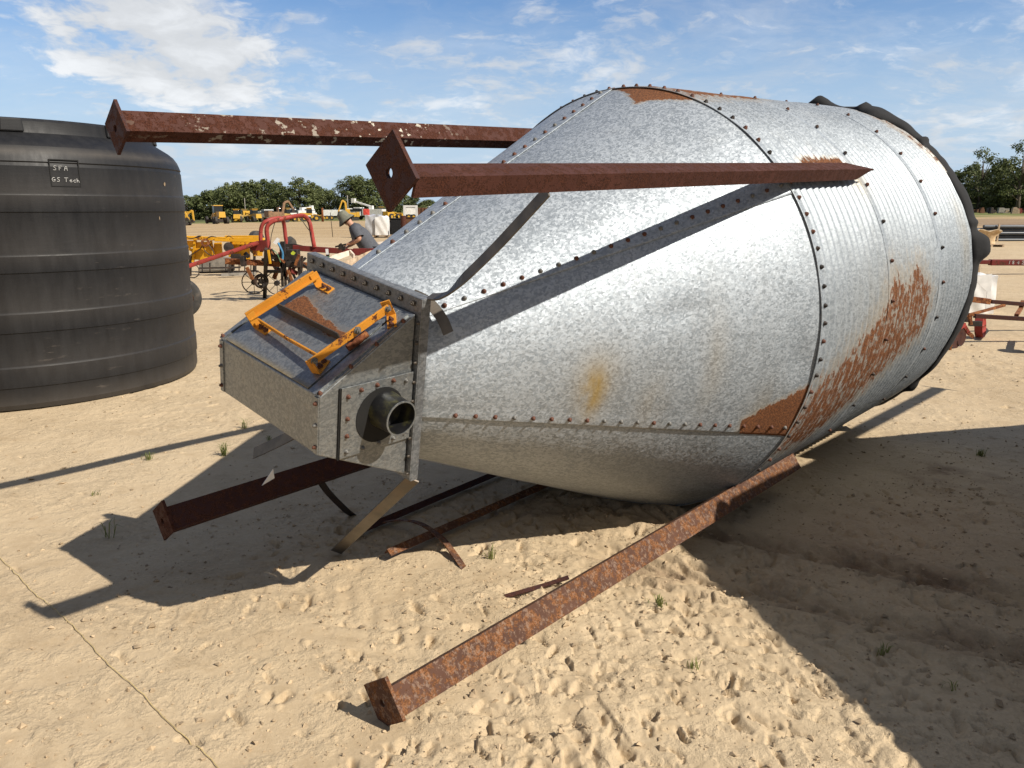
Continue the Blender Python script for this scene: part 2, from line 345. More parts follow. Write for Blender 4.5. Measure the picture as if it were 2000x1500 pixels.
M_RUSTO = paint_rust('rust_orange_iron', (0.26, 0.10, 0.035), (0.12, 0.042, 0.02), 10, 0.5, 0.7)
M_IRON = plain('greasy_dark_iron', (0.035, 0.028, 0.024), 0.6, 0.3, 0.4, 12, dirt=(0.10, 0.05, 0.03))
M_RUBBER = plain('tyre_rubber', (0.035, 0.034, 0.033), 0.85, 0, 0.3, 8, dirt=(0.16, 0.13, 0.10))
M_WHITE = plain('white_paint', (0.72, 0.72, 0.70), 0.5, 0, 0.1, 4, dirt=(0.45, 0.40, 0.34))
M_BAG = plain('white_woven_bag', (0.74, 0.74, 0.73), 0.6, 0, 0.08, 9, 0.3)
M_TAN = plain('tan_sack', (0.56, 0.43, 0.27), 0.8, 0, 0.2, 9, 0.3, dirt=(0.42, 0.25, 0.10))
M_GLASS = plain('dark_cab_glass', (0.02, 0.025, 0.03), 0.15)
M_WOOD = plain('weathered_wood', (0.46, 0.35, 0.24), 0.85, 0, 0.3, 14, 0.3, dirt=(0.18, 0.12, 0.08), dscale=9, damt=0.7)
M_WOODP = plain('pale_fresh_wood', (0.62, 0.52, 0.42), 0.8, 0, 0.2, 10)
M_CONC = plain('grey_concrete', (0.26, 0.24, 0.21), 0.9, 0, 0.25, 9)
M_PIPE = plain('dark_plastic_pipe', (0.045, 0.055, 0.07), 0.35, 0, 0.2, 3)
M_BLUE = plain('blue_hose', (0.05, 0.22, 0.42), 0.5)
M_LBLUE = plain('blue_lift_paint', (0.06, 0.13, 0.22), 0.5)
M_LIME = plain('lime_tag', (0.55, 0.65, 0.05), 0.6)
M_PAPER = plain('white_paper', (0.78, 0.78, 0.78), 0.7, 0, 0.04)
M_REDP = plain('bright_red_cloth', (0.55, 0.06, 0.04), 0.7)
M_GREEN = plain('green_paint', (0.04, 0.16, 0.07), 0.6)
M_SKIN = plain('skin', (0.50, 0.27, 0.18), 0.6, 0, 0.1)
M_SHIRT = plain('charcoal_shirt', (0.075, 0.080, 0.095), 0.85, 0, 0.15, 20)
M_JEAN = plain('dark_trousers', (0.03, 0.035, 0.05), 0.85, 0, 0.2, 20)
M_HAT = plain('grey_sun_hat', (0.17, 0.17, 0.13), 0.85, 0, 0.15, 20)
M_HAIR = plain('brown_hair', (0.05, 0.03, 0.02), 0.7)
M_STRING = plain('yellow_twine', (0.58, 0.45, 0.20), 0.8)

# ------------------------------------------------------------------ the ground: one sheet to the horizon, finely modelled where the bin lies
GX0, GX1, GY0, GY1, GS = -6.0, 8.0, 1.0, 13.0, 0.0065
def make_height():
    nx = int((GX1 - GX0) / GS); ny = int((GY1 - GY0) / GS)
    X, Y = np.meshgrid(GX0 + np.arange(nx) * GS, GY0 + np.arange(ny) * GS, indexing='ij')
    H = 0.020 * fbm(X, Y, 0.9, 3, 1) + 0.0022 * fbm(X, Y, 5, 3, 2) + 0.0010 * fbm(X, Y, 26, 3, 3)
    # crust patches: broken, crumbly surface
    msk = sstep(fbm(X, Y, 0.9, 3, 5), -0.02, 0.28)
    crumb = fbm(X, Y, 30, 3, 4); H += msk * 0.005 * np.maximum(crumb - 0.02, 0) * 2
    pl = fbm(X + 0.08 * vnoise(X, Y, 9, 6), Y, 7.5, 2, 6); H += 0.005 * (sstep(pl, 0.03, 0.05) - 0.5) * (0.35 + 0.65 * msk)
    # wheel ruts in the shade to the right and faint tracks elsewhere
    for (x0, y0, x1, y1, wd, dp) in ((0.6, 4.05, 3.2, 2.35, 0.10, 0.022), (0.4, 3.55, 3.2, 1.75, 0.10, 0.020), (-4, 2.6, 0.1, 1.5, 0.16, 0.008), (-1.2, 3.4, 0.9, 1.5, 0.16, 0.006)):
        L = math.hypot(x1 - x0, y1 - y0); ux, uy = (x1 - x0) / L, (y1 - y0) / L
        a = (X - x0) * ux + (Y - y0) * uy; d = -(X - x0) * uy + (Y - y0) * ux + 0.05 * vnoise(X, Y, 1.5, 1)
        on = sstep(a, -0.3, 0.3) * sstep(L - a, -0.3, 0.3)
        H += on * dp * (1.0 * np.exp(-((np.abs(d) - wd * 1.3) / (wd * 0.5)) ** 2) - np.exp(-(d / wd) ** 2)) + on * dp * 0.5 * np.sin(a * 42 + 9 * np.abs(d) / wd) * np.exp(-(d / wd) ** 2)
    # crisp lug prints of heavy tyres, partly worn away
    for (x0, y0, x1, y1, sg) in ((-0.45, 1.35, 1.05, 3.45, 1), (0.45, 1.35, 1.95, 3.45, -1), (-2.4, 1.9, -0.9, 3.6, 1)):
        L = math.hypot(x1 - x0, y1 - y0); ux, uy = (x1 - x0) / L, (y1 - y0) / L; wx = 0.02 * vnoise(X, Y, 14, 2); wy = 0.02 * vnoise(X, Y, 14, 5)
        a = (X - x0 + wx) * ux + (Y - y0 + wy) * uy; d = -(X - x0 + wx) * uy + (Y - y0 + wy) * ux
        on = sstep(a, -0.2, 0.2) * sstep(L - a, -0.2, 0.2) * sstep(0.22 - np.abs(d), 0, 0.02) * sstep(fbm(X, Y, 3.2, 3, 1), -0.10, 0.06) * (0.45 if x0 < -2 else 1)
        ph = a / 0.135 + sg * np.abs(d) / 0.20 + np.where(d > 0, 0.5, 0.0); fr = ph - np.floor(ph)
        H += on * 0.010 * (sstep(fr, 0.30, 0.34) * sstep(-fr, -0.92, -0.84) - 0.6)
    # lug-tread dents and kicked-up lips
    rs = np.random.RandomState(3); n = 0
    clus = lambda x, y: 0.05 + 0.35 * (x > 1.6) * (y > 3.6) + sstep(fbm(np.array([x]), np.array([y]), 0.9, 3, 5), -0.10, 0.22)[0] + 0.85 * math.exp(-((x - 0.45) / 0.95) ** 2 - ((y - 2.4) / 0.9) ** 2)
    while n < 4200:
        if rs.rand() < 0.65: x = rs.uniform(-1.3, 2.8); y = rs.uniform(1.5, 4.4)
        else: x = rs.uniform(-5, 7.5); y = rs.uniform(1.5, 11)
        n += 1
        if rs.rand() > clus(x, y): continue
        L = 0.010 + 0.050 * rs.rand() ** 1.5; wd = L * rs.uniform(0.22, 0.6); dp = rs.uniform(0.009, 0.030) * min(1.0, 0.30 + L / 0.04); an = rs.normal(2.3, 0.7) if rs.rand() < 0.7 else rs.rand() * 6.28
        rr = L * 2.2; i0 = int((x - rr - GX0) / GS); i1 = int((x + rr - GX0) / GS) + 1; j0 = int((y - rr - GY0) / GS); j1 = int((y + rr - GY0) / GS) + 1
        if i0 < 0 or j0 < 0 or i1 >= nx or j1 >= ny: continue
        xx = X[i0:i1, j0:j1]; yy = Y[i0:i1, j0:j1]; k = rs.randint(8)
        wx = 0.016 * vnoise(xx, yy, 38, k) + .006 * vnoise(xx, yy, 110, k); wy = 0.016 * vnoise(xx, yy, 38, (k + 3) % 8) + .006 * vnoise(xx, yy, 110, k)
        dx = xx - x + wx; dy = yy - y + wy; u = dx * math.cos(an) + dy * math.sin(an); v = -dx * math.sin(an) + dy * math.cos(an)
        e = np.clip(1 - (u / L) ** 4, 0, 1); ramp = np.clip((v + wd) / (2 * wd), 0, 1); ins = (v < wd) & (v > -wd)
        H[i0:i1, j0:j1] -= dp * e * ramp * ins
        H[i0:i1, j0:j1] += dp * rs.uniform(0.03, 0.22) * e * np.exp(-((v - wd * 1.2) / (wd * 0.3)) ** 2)
    # clods
    for q in range(1100):
        if rs.rand() < 0.35: c0 = ((0.05, 3.05, 0.22), (-0.30, 1.75, 0.22), (2.9, 4.1, 0.5), (0.9, 3.9, 0.5))[rs.randint(4)]; x = rs.normal(c0[0], c0[2]); y = rs.normal(c0[1], c0[2])
        else: x = rs.uniform(-4, 5); y = rs.uniform(1.6, 7)
        r_ = min(0.020, rs.gamma(2, 0.003) + 0.004); i0 = int((x - r_ * 2 - GX0) / GS); i1 = int((x + r_ * 2 - GX0) / GS) + 2; j0 = int((y - r_ * 2 - GY0) / GS); j1 = int((y + r_ * 2 - GY0) / GS) + 2
        if i0 < 0 or j0 < 0 or i1 >= nx or j1 >= ny: continue
        xx = X[i0:i1, j0:j1]; yy = Y[i0:i1, j0:j1]; d = np.hypot(xx - x, yy - y) * (1 + 0.8 * vnoise(xx, yy, 60, rs.randint(8))) / r_
        H[i0:i1, j0:j1] += 0.55 * r_ * np.sqrt(np.clip(1 - d * d, 0, 1))
    # sand pushed up where the bin and its legs bear on the ground; hollow dug by the loose irons
    for (x, y, rx, hh) in ((0.62, 4.28, 0.40, 0.05), (0.05, 3.08, 0.16, 0.02), (-0.33, 1.93, 0.14, 0.018)):
        H += hh * np.exp(-((X - x) ** 2 + (Y - y) ** 2) / rx ** 2) * (1 + 0.6 * vnoise(X, Y, 18, 2))
    for (x, y, rx, hh) in ((0.02, 3.10, 0.06, -0.035), (0.12, 3.02, 0.05, -0.03)): H += hh * np.exp(-((X - x) ** 2 + (Y - y) ** 2) / rx ** 2)
    e = sstep(X, GX0, GX0 + 1) * sstep(-X, -GX1, -GX1 + 1) * sstep(Y, GY0, GY0 + 0.5) * sstep(-Y, -GY1, -GY1 + 2)
    return H * e
HMAP = make_height()
def ground_z(x, y):
    x = np.asarray(x, float); y = np.asarray(y, float)
    fx = (x - GX0) / GS; fy = (y - GY0) / GS; ok = (fx > 1) & (fy > 1) & (fx < HMAP.shape[0] - 3) & (fy < HMAP.shape[1] - 3)
    i = np.clip(fx.astype(int), 0, HMAP.shape[0] - 2); j = np.clip(fy.astype(int), 0, HMAP.shape[1] - 2); a = np.clip(fx - i, 0, 1); b = np.clip(fy - j, 0, 1)
    z = (HMAP[i, j] * (1 - a) + HMAP[i + 1, j] * a) * (1 - b) + (HMAP[i, j + 1] * (1 - a) + HMAP[i + 1, j + 1] * a) * b
    r = np.hypot(x, y); far = (0.02 * fbm(x, y, 0.9, 3, 1) + 0.010 * fbm(x, y, 5, 2, 2) + 0.014 * fbm(x * 0.6, y, 2.2, 2, 3)) * sstep(-r, -90, -50)
    land = np.where(x < 0, 0.018, 0.009) * np.clip(x, -150, 150) * sstep(r, 28, 95)      # the yard falls away gently to the left
    return np.where(ok, z + far * sstep(y, 10, 13), far * 0.6) + land
def gz(x, y): return float(ground_z(np.array([x]), np.array([y]))[0])
def make_ground():
    th = np.r_[np.linspace(-math.pi, -R(60), 40)[:-1], np.linspace(-R(60), R(60), 1150), np.linspace(R(60), math.pi, 40)[1:-1]]
    rr = [0.25, 0.6, 1.0, 1.3]
    while rr[-1] < 20: rr.append(rr[-1] * 1.0026 + 0.0008)
    while rr[-1] < 2500: rr.append(rr[-1] * 1.03)
    rr = np.array(rr); A, B = np.meshgrid(rr, th, indexing='ij'); X = A * np.sin(B); Y = A * np.cos(B)
    Z = ground_z(X, Y); nr, nt_ = X.shape
    V = np.stack([X, Y, Z], -1).reshape(-1, 3); V = np.vstack([V, [[0, 0, 0]]])
    i = np.arange(nr - 1)[:, None] * nt_; j = np.arange(nt_)[None]; j2 = (j + 1) % nt_
    F = np.stack([i + j, i + nt_ + j, i + nt_ + j2, i + j2], -1).reshape(-1, 4)[:, ::-1]
    me = bpy.data.meshes.new('ground'); T = np.stack([np.full(nt_, len(V) - 1), np.arange(nt_), (np.arange(nt_) + 1) % nt_], -1)[:, ::-1]
    me.vertices.add(len(V)); me.vertices.foreach_set('co', V.ravel())
    nl = F.size + T.size; me.loops.add(nl); me.loops.foreach_set('vertex_index', np.r_[F.ravel(), T.ravel()].astype(np.int32))
    npoly = len(F) + len(T); me.polygons.add(npoly)
    me.polygons.foreach_set('loop_start', np.r_[np.arange(len(F)) * 4, F.size + np.arange(len(T)) * 3].astype(np.int32))
    me.update(calc_edges=True); me.validate()
    me.polygons.foreach_set('use_smooth', [True] * npoly)
    x, y = V[:, 0], V[:, 1]; dk = np.zeros(len(V))  # mask of soft bands where the sand is coloured darker
    for (x0, y0, x1, y1, wd) in ((0.6, 4.05, 3.4, 2.25, 0.16), (0.4, 3.55, 3.4, 1.6, 0.17), (2.4, 4.6, 4.6, 4.4, 0.30), (0.0, 4.1, 0.9, 4.0, 0.18)):
        L = math.hypot(x1 - x0, y1 - y0); ux, uy = (x1 - x0) / L, (y1 - y0) / L; a = (x - x0) * ux + (y - y0) * uy; d = -(x - x0) * uy + (y - y0) * ux + 0.10 * vnoise(x, y, 1.8, 1)
        dk = np.maximum(dk, np.exp(-(d / wd) ** 2) * sstep(a, -0.3, 0.3) * sstep(L - a, -0.3, 0.3) * (0.55 + 0.9 * fbm(x, y, 4, 3, 3)))
    at = me.attributes.new('dark_bands', 'FLOAT', 'POINT'); at.data.foreach_set('value', np.clip(dk, 0, 0.9).astype(np.float32))
    me.materials.append(M_SAND); o = bpy.data.objects.new('ground', me); C.objects.link(o); meta(o, kind='structure')
    # make sure faces look up
    if me.polygons[1000].normal.z < 0: me.flip_normals()
make_ground()

# crumbs of dried soil, grit and straw bits scattered on the sand
def make_crumbs():
    rs = np.random.RandomState(77); V = []; F = []; cand = 0
    oc = np.array([(1, 0, 0), (-1, 0, 0), (0, 1, 0), (0, -1, 0), (0, 0, 1), (0, 0, -1)], float); of = [(0, 2, 4), (2, 1, 4), (1, 3, 4), (3, 0, 4), (2, 0, 5), (1, 2, 5), (3, 1, 5), (0, 3, 5)]
    spots = ((0.05, 3.05, 0.16), (-0.25, 1.78, 0.16), (0.02, 1.72, 0.25), (2.9, 4.1, 0.4), (1.9, 3.0, 0.35), (0.9, 3.95, 0.25), (-0.55, 2.5, 0.5), (0.5, 2.4, 0.6), (3.2, 4.9, 0.5))
    for k in range(9500):
        q = rs.rand()
        if q < 0.38: c = spots[rs.randint(len(spots))]; x = rs.normal(c[0], c[2]); y = rs.normal(c[1], c[2])
        elif q < 0.75: x = rs.uniform(-1.8, 2.8); y = rs.uniform(1.6, 4.6)
        else: y = rs.uniform(2, 10); x = rs.uniform(-0.75, 0.75) * y
        s = min(0.014, 0.0020 + rs.gamma(1.4, 0.0020)) * (1 if q < .75 else 1.5); z = gz_fast(x, y); sc = s * rs.uniform(.6, 1.3, 3) * np.array([1, 1, .6]); a = rs.rand() * 6.28; P = oc * sc + rs.normal(size=(6, 3)) * s * .22; ca, sa = math.cos(a), math.sin(a)
        b = len(V); V += [(x + p[0] * ca - p[1] * sa, y + p[0] * sa + p[1] * ca, z + p[2] + s * .25) for p in P]; F += [tuple(i + b for i in f) for f in of]
    for k in range(420):
        y = rs.uniform(1.7, 7); x = rs.uniform(-.68, .68) * y; L = rs.uniform(.012, .05); a = rs.rand() * 6.28; z = gz_fast(x, y) + .003; w_ = .0012; dx, dy = math.cos(a) * L / 2, math.sin(a) * L / 2; b = len(V)
        V += [(x - dx - dy * w_ / L, y - dy + dx * w_ / L, z), (x - dx + dy * w_ / L, y - dy - dx * w_ / L, z), (x + dx, y + dy, z + rs.uniform(0, .008)), (x, y, z + .003)]; F += [(b, b + 1, b + 2), (b, b + 2, b + 3), (b + 1, b + 2, b + 3)]
    me = bpy.data.meshes.new('soil_crumbs'); me.from_pydata(V, [], F); me.materials.append(M_CRUMB); o = bpy.data.objects.new('soil_crumbs', me); C.objects.link(o); meta(o, 'crumbs of dried soil, grit and straw bits scattered over the sand', 'soil crumbs', kind='stuff')
def gz_fast(x, y):
    i = int((x - GX0) / GS); j = int((y - GY0) / GS)
    return float(HMAP[i, j]) if 0 <= i < HMAP.shape[0] and 0 <= j < HMAP.shape[1] else 0.0
M_CRUMB = plain('dried_soil', (0.40, 0.30, 0.19), 0.95, 0, 0.4, 14)
make_crumbs()

# ------------------------------------------------------------------ hopper bin lying on its side. Bin frame: X right, Y along the axis towards the roof end, Z up, rolled about 11 degrees
RB = 1.119; SF = 0.52; RF = 0.35; SJ = 2.209; S2 = 3.049; S3 = 3.880; SR = 4.572
BIN_O = Vector((-0.94629, 2.68448, 0.99143))
BIN_M = Matrix(((0.718021, 0.687145, 0.110805, BIN_O.x), (-0.669402, 0.725359, -0.160482, BIN_O.y), (-0.190648, 0.041056, 0.980800, BIN_O.z), (0, 0, 0, 1)))
def cone_r(s): return RF + (RB - RF) * (s - SF) / (SJ - SF)
def poly_sd(px, py, poly):
    """signed distance (inside positive) to a polygon, vectorised"""
    d = np.full(px.shape, 1e9); ins = np.zeros(px.shape, bool); n = len(poly)
    for i in range(n):
        ax, ay = poly[i]; bx, by = poly[(i + 1) % n]; ex, ey = bx - ax, by - ay
        tt = np.clip(((px - ax) * ex + (py - ay) * ey) / (ex * ex + ey * ey), 0, 1)
        d = np.minimum(d, np.hypot(px - ax - tt * ex, py - ay - tt * ey))
        c = ((ay > py) != (by > py)) & (px < (bx - ax) * (py - ay) / (by - ay + 1e-12) + ax); ins ^= c
    return np.where(ins, d, -d)
KA = math.pi / 180 * 1.0
def AP(l): return [(a * KA, s) for a, s in l]
RUST_CONE = AP([(-16.5, 1.93), (-13.3, 1.92), (-8.9, 2.02), (-3.0, 2.20), (-2.5, 2.3), (-18.5, 2.3), (-18.5, 2.02), (-17.6, 1.95)])
RUST_CONE2 = AP([(-25.6, 1.975), (-23.0, 1.98), (-22.8, 2.02), (-24.2, 2.035), (-25.4, 2.01)])
RUST_TOP = AP([(102, 2.20), (97, 2.16), (92.5, 2.10), (89, 2.045), (85.5, 2.11), (82.5, 2.14), (78, 2.19), (78, 2.24), (104, 2.24)])
RUST_RING = AP([(-26, 2.18), (-10, 2.20), (-2.8, 2.26), (2.5, 2.52), (6, 2.74), (12, 2.98), (21, 3.10), (17, 3.28), (21, 3.50), (15, 3.68), (9, 3.78), (-3, 3.74), (-8, 3.42), (-19, 2.95), (-28, 2.6)])
RUST_TOPR = AP([(76, 2.22), (95, 2.22), (95, 3.2), (86, 3.3), (82, 3.0), (79, 2.5)])
RUST_LEG = AP([(49, 2.44), (52.4, 2.47), (53.0, 2.6), (52.6, 2.8), (52.8, 2.95), (49, 3.0)])
RUST_RIM = AP([(68, 4.34), (82, 4.40), (82, 4.6), (40, 4.6), (55, 4.42)])
def rust_field(a, s, ring):
    x = a * KA; f = np.full(a.shape, -0.6)
    def put(poly, base, k, mx):
        nonlocal f
        f = np.maximum(f, np.clip(base + poly_sd(x, s, poly) * k, -0.6, mx))
    if not ring: put(RUST_CONE, 0.5, 18, 1.6); put(RUST_CONE2, 0.5, 14, 0.8)
    if not ring: put(RUST_TOP, 0.5, 20, 1.6)
    if ring:
        put(RUST_RING, 0.35, 3.0, 0.565); put(RUST_TOPR, 0.30, 4, 0.62); put(RUST_LEG, 0.36, 14, 0.7); put(RUST_RIM, 0.30, 3.5, 0.46)
    return f
def stain_field(a, s):
    x = a * KA
    g = lambda a0, s0, ra, rs_: np.exp(-((a - a0) / ra) ** 2 - ((s - s0) / rs_) ** 2)
    return np.clip(1.0 * g(-5, 1.18, 9, 0.05) + 0.7 * g(2, 1.19, 10, 0.10) * 0.6 + 1.0 * g(-20.3, 1.29, 2.6, 0.025) + 0.55 * g(-24, 1.5, 5, 0.10) + sum(0.40 * g(-17.5 - 2.5, s_, 3.0, 0.012) for s_ in (0.9, 1.05, 1.42, 1.66, 1.83)) + 0.3 * g(-8, 1.45, 9, 0.06) + 0.25 * g(4, 1.7, 16, 0.05) + 0.35 * g(-12, 2.0, 9, 0.09) + 0.5 * g(46, 3.0, 5, 0.10) + 0.30 * g(5, 3.1, 16, 0.5) + 0.3 * g(25, 4.4, 12, 0.08), 0, 1)
def add_attr(me, name, vals):
    at = me.attributes.new(name, 'FLOAT', 'POINT'); at.data.foreach_set('value', np.asarray(vals, np.float32).ravel())
def sheet(name, ang, ss, rfun, material, parent, ring, thick=0.0):
    """curved sheet: rows along the axis, columns round it"""
    A, S = np.meshgrid(ang, ss, indexing='ij'); Rr = rfun(A, S); rad = np.radians(A)
    V = np.stack([Rr * np.cos(rad), S, Rr * np.sin(rad)], -1).reshape(-1, 3); n, m = A.shape
    i = np.arange(n - 1)[:, None] * m; j = np.arange(m - 1)[None]
    F = np.stack([i + j, i + j + 1, i + m + j + 1, i + m + j], -1).reshape(-1, 4)
    me = bpy.data.meshes.new(name); me.from_pydata(V.tolist(), [], F.tolist()); me.materials.append(material)
    me.polygons.foreach_set('use_smooth', [True] * len(me.polygons))
    add_attr(me, 'rust', rust_field(A, S, ring)); add_attr(me, 'stain', stain_field(A, S))
    if me.polygons[0].normal.dot(Vector((math.cos(rad[0, 0]), 0, math.sin(rad[0, 0])))) < 0: me.flip_normals()
    o = bpy.data.objects.new(name, me); C.objects.link(o); o.parent = parent
    if thick: sm = o.modifiers.new('sheet', 'SOLIDIFY'); sm.thickness = thick; sm.offset = -1
    return o
def bolt_mb(mb, p, n, r=0.0145, mi=0):
    r *= 0.76
    n = Vector(n).normalized(); return mb.lathe([(r * 1.05, -0.002), (r * 1.05, 0.002), (r * 0.80, 0.003), (r * 0.78, 0.006), (r * 0.55, 0.010), (0.0, 0.0115)], p, n, 10, mi)
_bm = {}
def bolt_obj(p, n, parent, kind=0, r=0.0145, hexh=False):
    r *= 0.84
    key = (kind, r, hexh)
    if key not in _bm:
        mb = MB()
        if hexh: mb.lathe([(r * 1.25, -0.002), (r * 1.25, 0.003), (0, 0.0031)], (0, 0, 0), (0, 0, 1), 14); mb.lathe([(r * 0.85, 0.003), (r * 0.85, 0.011), (0, 0.0115)], (0, 0, 0), (0, 0, 1), 6); mb.lathe([(r * .42, .011), (r * .42, .017), (0, .0175)], (0, 0, 0), (0, 0, 1), 8)
        else: bolt_mb(mb, (0, 0, 0), (0, 0, 1), r)
        o = mb.build('bolt', (M_BOLTR, M_BOLTZ, M_BOLTD)[kind], None, not hexh); _bm[key] = o.data; bpy.data.objects.remove(o)
    o = bpy.data.objects.new('bolt', _bm[key]); C.objects.link(o); o.parent = parent
    o.matrix_local = Matrix.Translation(Vector(p)) @ Vector(n).to_track_quat('Z', 'Y').to_matrix().to_4x4()
    return o
def angle_leg(parent, hole, ridge, d1, w1, d2, w2, s1, s0, material, plate_mat, mitre=0.0, th=0.009, spots=False):
    """steel angle with a drilled base plate on its foot. hole = (x, z) of the plate centre, s0/s1 foot and head along the axis"""
    rx, rz = ridge; mb = MB(); d1 = np.array(d1) / np.hypot(*d1); d2 = np.array(d2) / np.hypot(*d2)
    def q(a, b, s): v = np.array([rx, rz]) + d1 * a + d2 * b; return (v[0], s, v[1])
    nseg = 40; ss = [s0 + 0.012 + (s1 - s0 - 0.012) * k / nseg for k in range(nseg + 1)]
    def flange(cs, w, axis):
        vv = []; ff = []
        for k, s in enumerate(ss):
            for ci, (a, b) in enumerate(cs):
                f = (a if axis == 0 else b) / w
                ds = -mitre * f * max(0, (k / nseg - 0.8) / 0.2); vv.append(q(a, b, s + ds))
        n = len(ss)
        for k in range(n - 1):
            for c in range(4): ff.append((k * 4 + c, k * 4 + (c + 1) % 4, (k + 1) * 4 + (c + 1) % 4, (k + 1) * 4 + c))
        ff += [(0, 1, 2, 3), tuple((n - 1) * 4 + c for c in (3, 2, 1, 0))]; mb.add(vv, ff)
    flange([(0, 0), (w1, 0), (w1, th), (0, th)], w1, 0)
    flange([(0, th), (th, th), (th, w2), (0, w2)], w2, 1)
    leg = mb.build('leg', material, parent)
    n = len(leg.data.vertices); co = np.zeros(n * 3); leg.data.vertices.foreach_get('co', co); co = co.reshape(-1, 3)
    add_attr(leg.data, 'spot', (np.exp(-((co[:, 1] - 1.25) / 0.28) ** 2) + 0.45 * np.exp(-((co[:, 1] - 0.55) / 0.4) ** 2)) * (1.0 if spots else 0.0))
    # base plate: diamond square with a hole
    hx, hz = hole; hd = 0.101; pm = MB(); N = 32; outer = []; inner = []
    for k in range(N):
        a = 2 * math.pi * k / N; ca, sa = math.cos(a), math.sin(a); ro = hd / (abs(ca) + abs(sa))
        outer.append((hx + ro * ca, hz + ro * sa)); inner.append((hx + 0.0135 * ca - 0.004, hz + 0.0135 * sa - 0.004))
    vv = [(x, s0 + e, z) for e in (0, 0.012) for ring_ in (outer, inner) for x, z in ring_]; ff = []
    for k in range(N):
        k2 = (k + 1) % N
        ff += [(k, k2, N + k2, N + k), (2 * N + k2, 2 * N + k, 3 * N + k, 3 * N + k2), (k2, k, 2 * N + k, 2 * N + k2), (N + k, N + k2, 3 * N + k2, 3 * N + k)]
    pm.add(vv, ff); pm.build('base_plate', plate_mat, leg)
    return leg

def build_bin(root, detail=True):
    if detail:
        nb = [0]
        for k in range(6):
            a0 = -15 + 60 * k
            ang = np.r_[np.linspace(a0 - 2.4, a0 + 6, 14), np.linspace(a0 + 6.7, a0 + 58, 70)[:-1], np.linspace(a0 + 58, a0 + 60.2, 4)]
            ss = np.r_[np.linspace(SF, 1.9, 50)[:-1], np.linspace(1.9, SJ + 0.012, 45)]
            rf = lambda A, S, a0=a0: cone_r(S) + 0.0045 * (1 - sstep(A, a0 - 2.4, a0 + 5)) * 1.0 + 0.004 * fbm(np.radians(A) * 1.1, S, 2.2, 2, k) - 0.014 * np.exp(-((A - 3) / 5.0) ** 2 - ((S - 2.13) / 0.07) ** 2) - 0.008 * np.exp(-((A - 20) / 4.0) ** 2 - ((S - 1.55) / 0.10) ** 2) - 0.007 * np.exp(-((A + 30) / 4.0) ** 2 - ((S - 1.3) / 0.08) ** 2)
            pan = sheet('hopper_panel', ang, ss, rf, M_CONE, root, False, 0.0025)
            if k in (0, 1, 2):
                rs = np.random.RandomState(k + 11); n = 21; mbz = MB()
                for q in range(n):
                    s = 0.66 + (2.17 - 0.66) * q / (n - 1); aa = R(a0 + (0.35 if k else 0.2)); nn = Vector((math.cos(aa), -0.455, math.sin(aa))).normalized(); r_ = cone_r(s) + 0.004
                    pt = (r_ * math.cos(aa), s, r_ * math.sin(aa)); kd = 0 if rs.rand() < 0.66 else 1
                    if k < 2: bolt_obj(pt, nn, pan, kd)
                    else: bolt_mb(mbz, pt, nn, 0.0145, kd)
                if k == 2: mbz.build('bolt', [M_BOLTR, M_BOLTZ], pan, True)['kind'] = 'stuff'
    else:
        sheet('hopper_panel', np.linspace(0, 360, 121), np.linspace(SF, SJ + 0.01, 20), lambda A, S: cone_r(S), M_CONE, root, False)
    pitch = 0.0677
    for idx, (sa, sb, off) in enumerate(((SJ - 0.010, S2 + 0.02, 0.0045), (S2 - 0.02, S3 + 0.02, 0.0075), (S3 - 0.02, SR, 0.0105))):
        ss = np.arange(sa, sb + 0.001, pitch / 9 if detail else 0.2); ang = np.linspace(-120, 240, 361 if detail else 121)
        def rf(A, S, sa=sa, off=off, idx=idx):
            amp = 0.0062 * sstep(S, sa + 0.03, sa + 0.06)
            return RB + off + amp * np.cos((S - sa) * 2 * math.pi / pitch) + (0.0035 * fbm(np.radians(A) * 1.1, S, 2.0, 2, idx) + 0.003 * fbm(np.radians(A) * 1.1, S * .3, 9.0, 2, idx + 3) * (1 - sstep(S, sa + .02, sa + .10)) if detail else 0)
        rg = sheet('corrugated_ring', ang, ss, rf, M_RING, root, True, 0.0025)
        if not detail: continue
        mbz = MB(); rs = np.random.RandomState(40 + idx); st = (4.2, 10.5, 10.5)[idx]; a = -30.0
        while a < 125:
            s = (sa + 0.028, sa + 0.045, sa + 0.06)[idx]; aa = R(a + rs.normal(0, 0.15)); r_ = RB + off + 0.003 + (0.004 if idx else 0)
            bolt_mb(mbz, (r_ * math.cos(aa), s, r_ * math.sin(aa)), (math.cos(aa), 0, math.sin(aa)), 0.0135, 0 if rs.rand() < 0.55 else 1); a += st
        b = mbz.build('bolt', [M_BOLTR, M_IRON], rg, True); b['kind'] = 'stuff'
    # a strengthening lip behind the flange
    return root

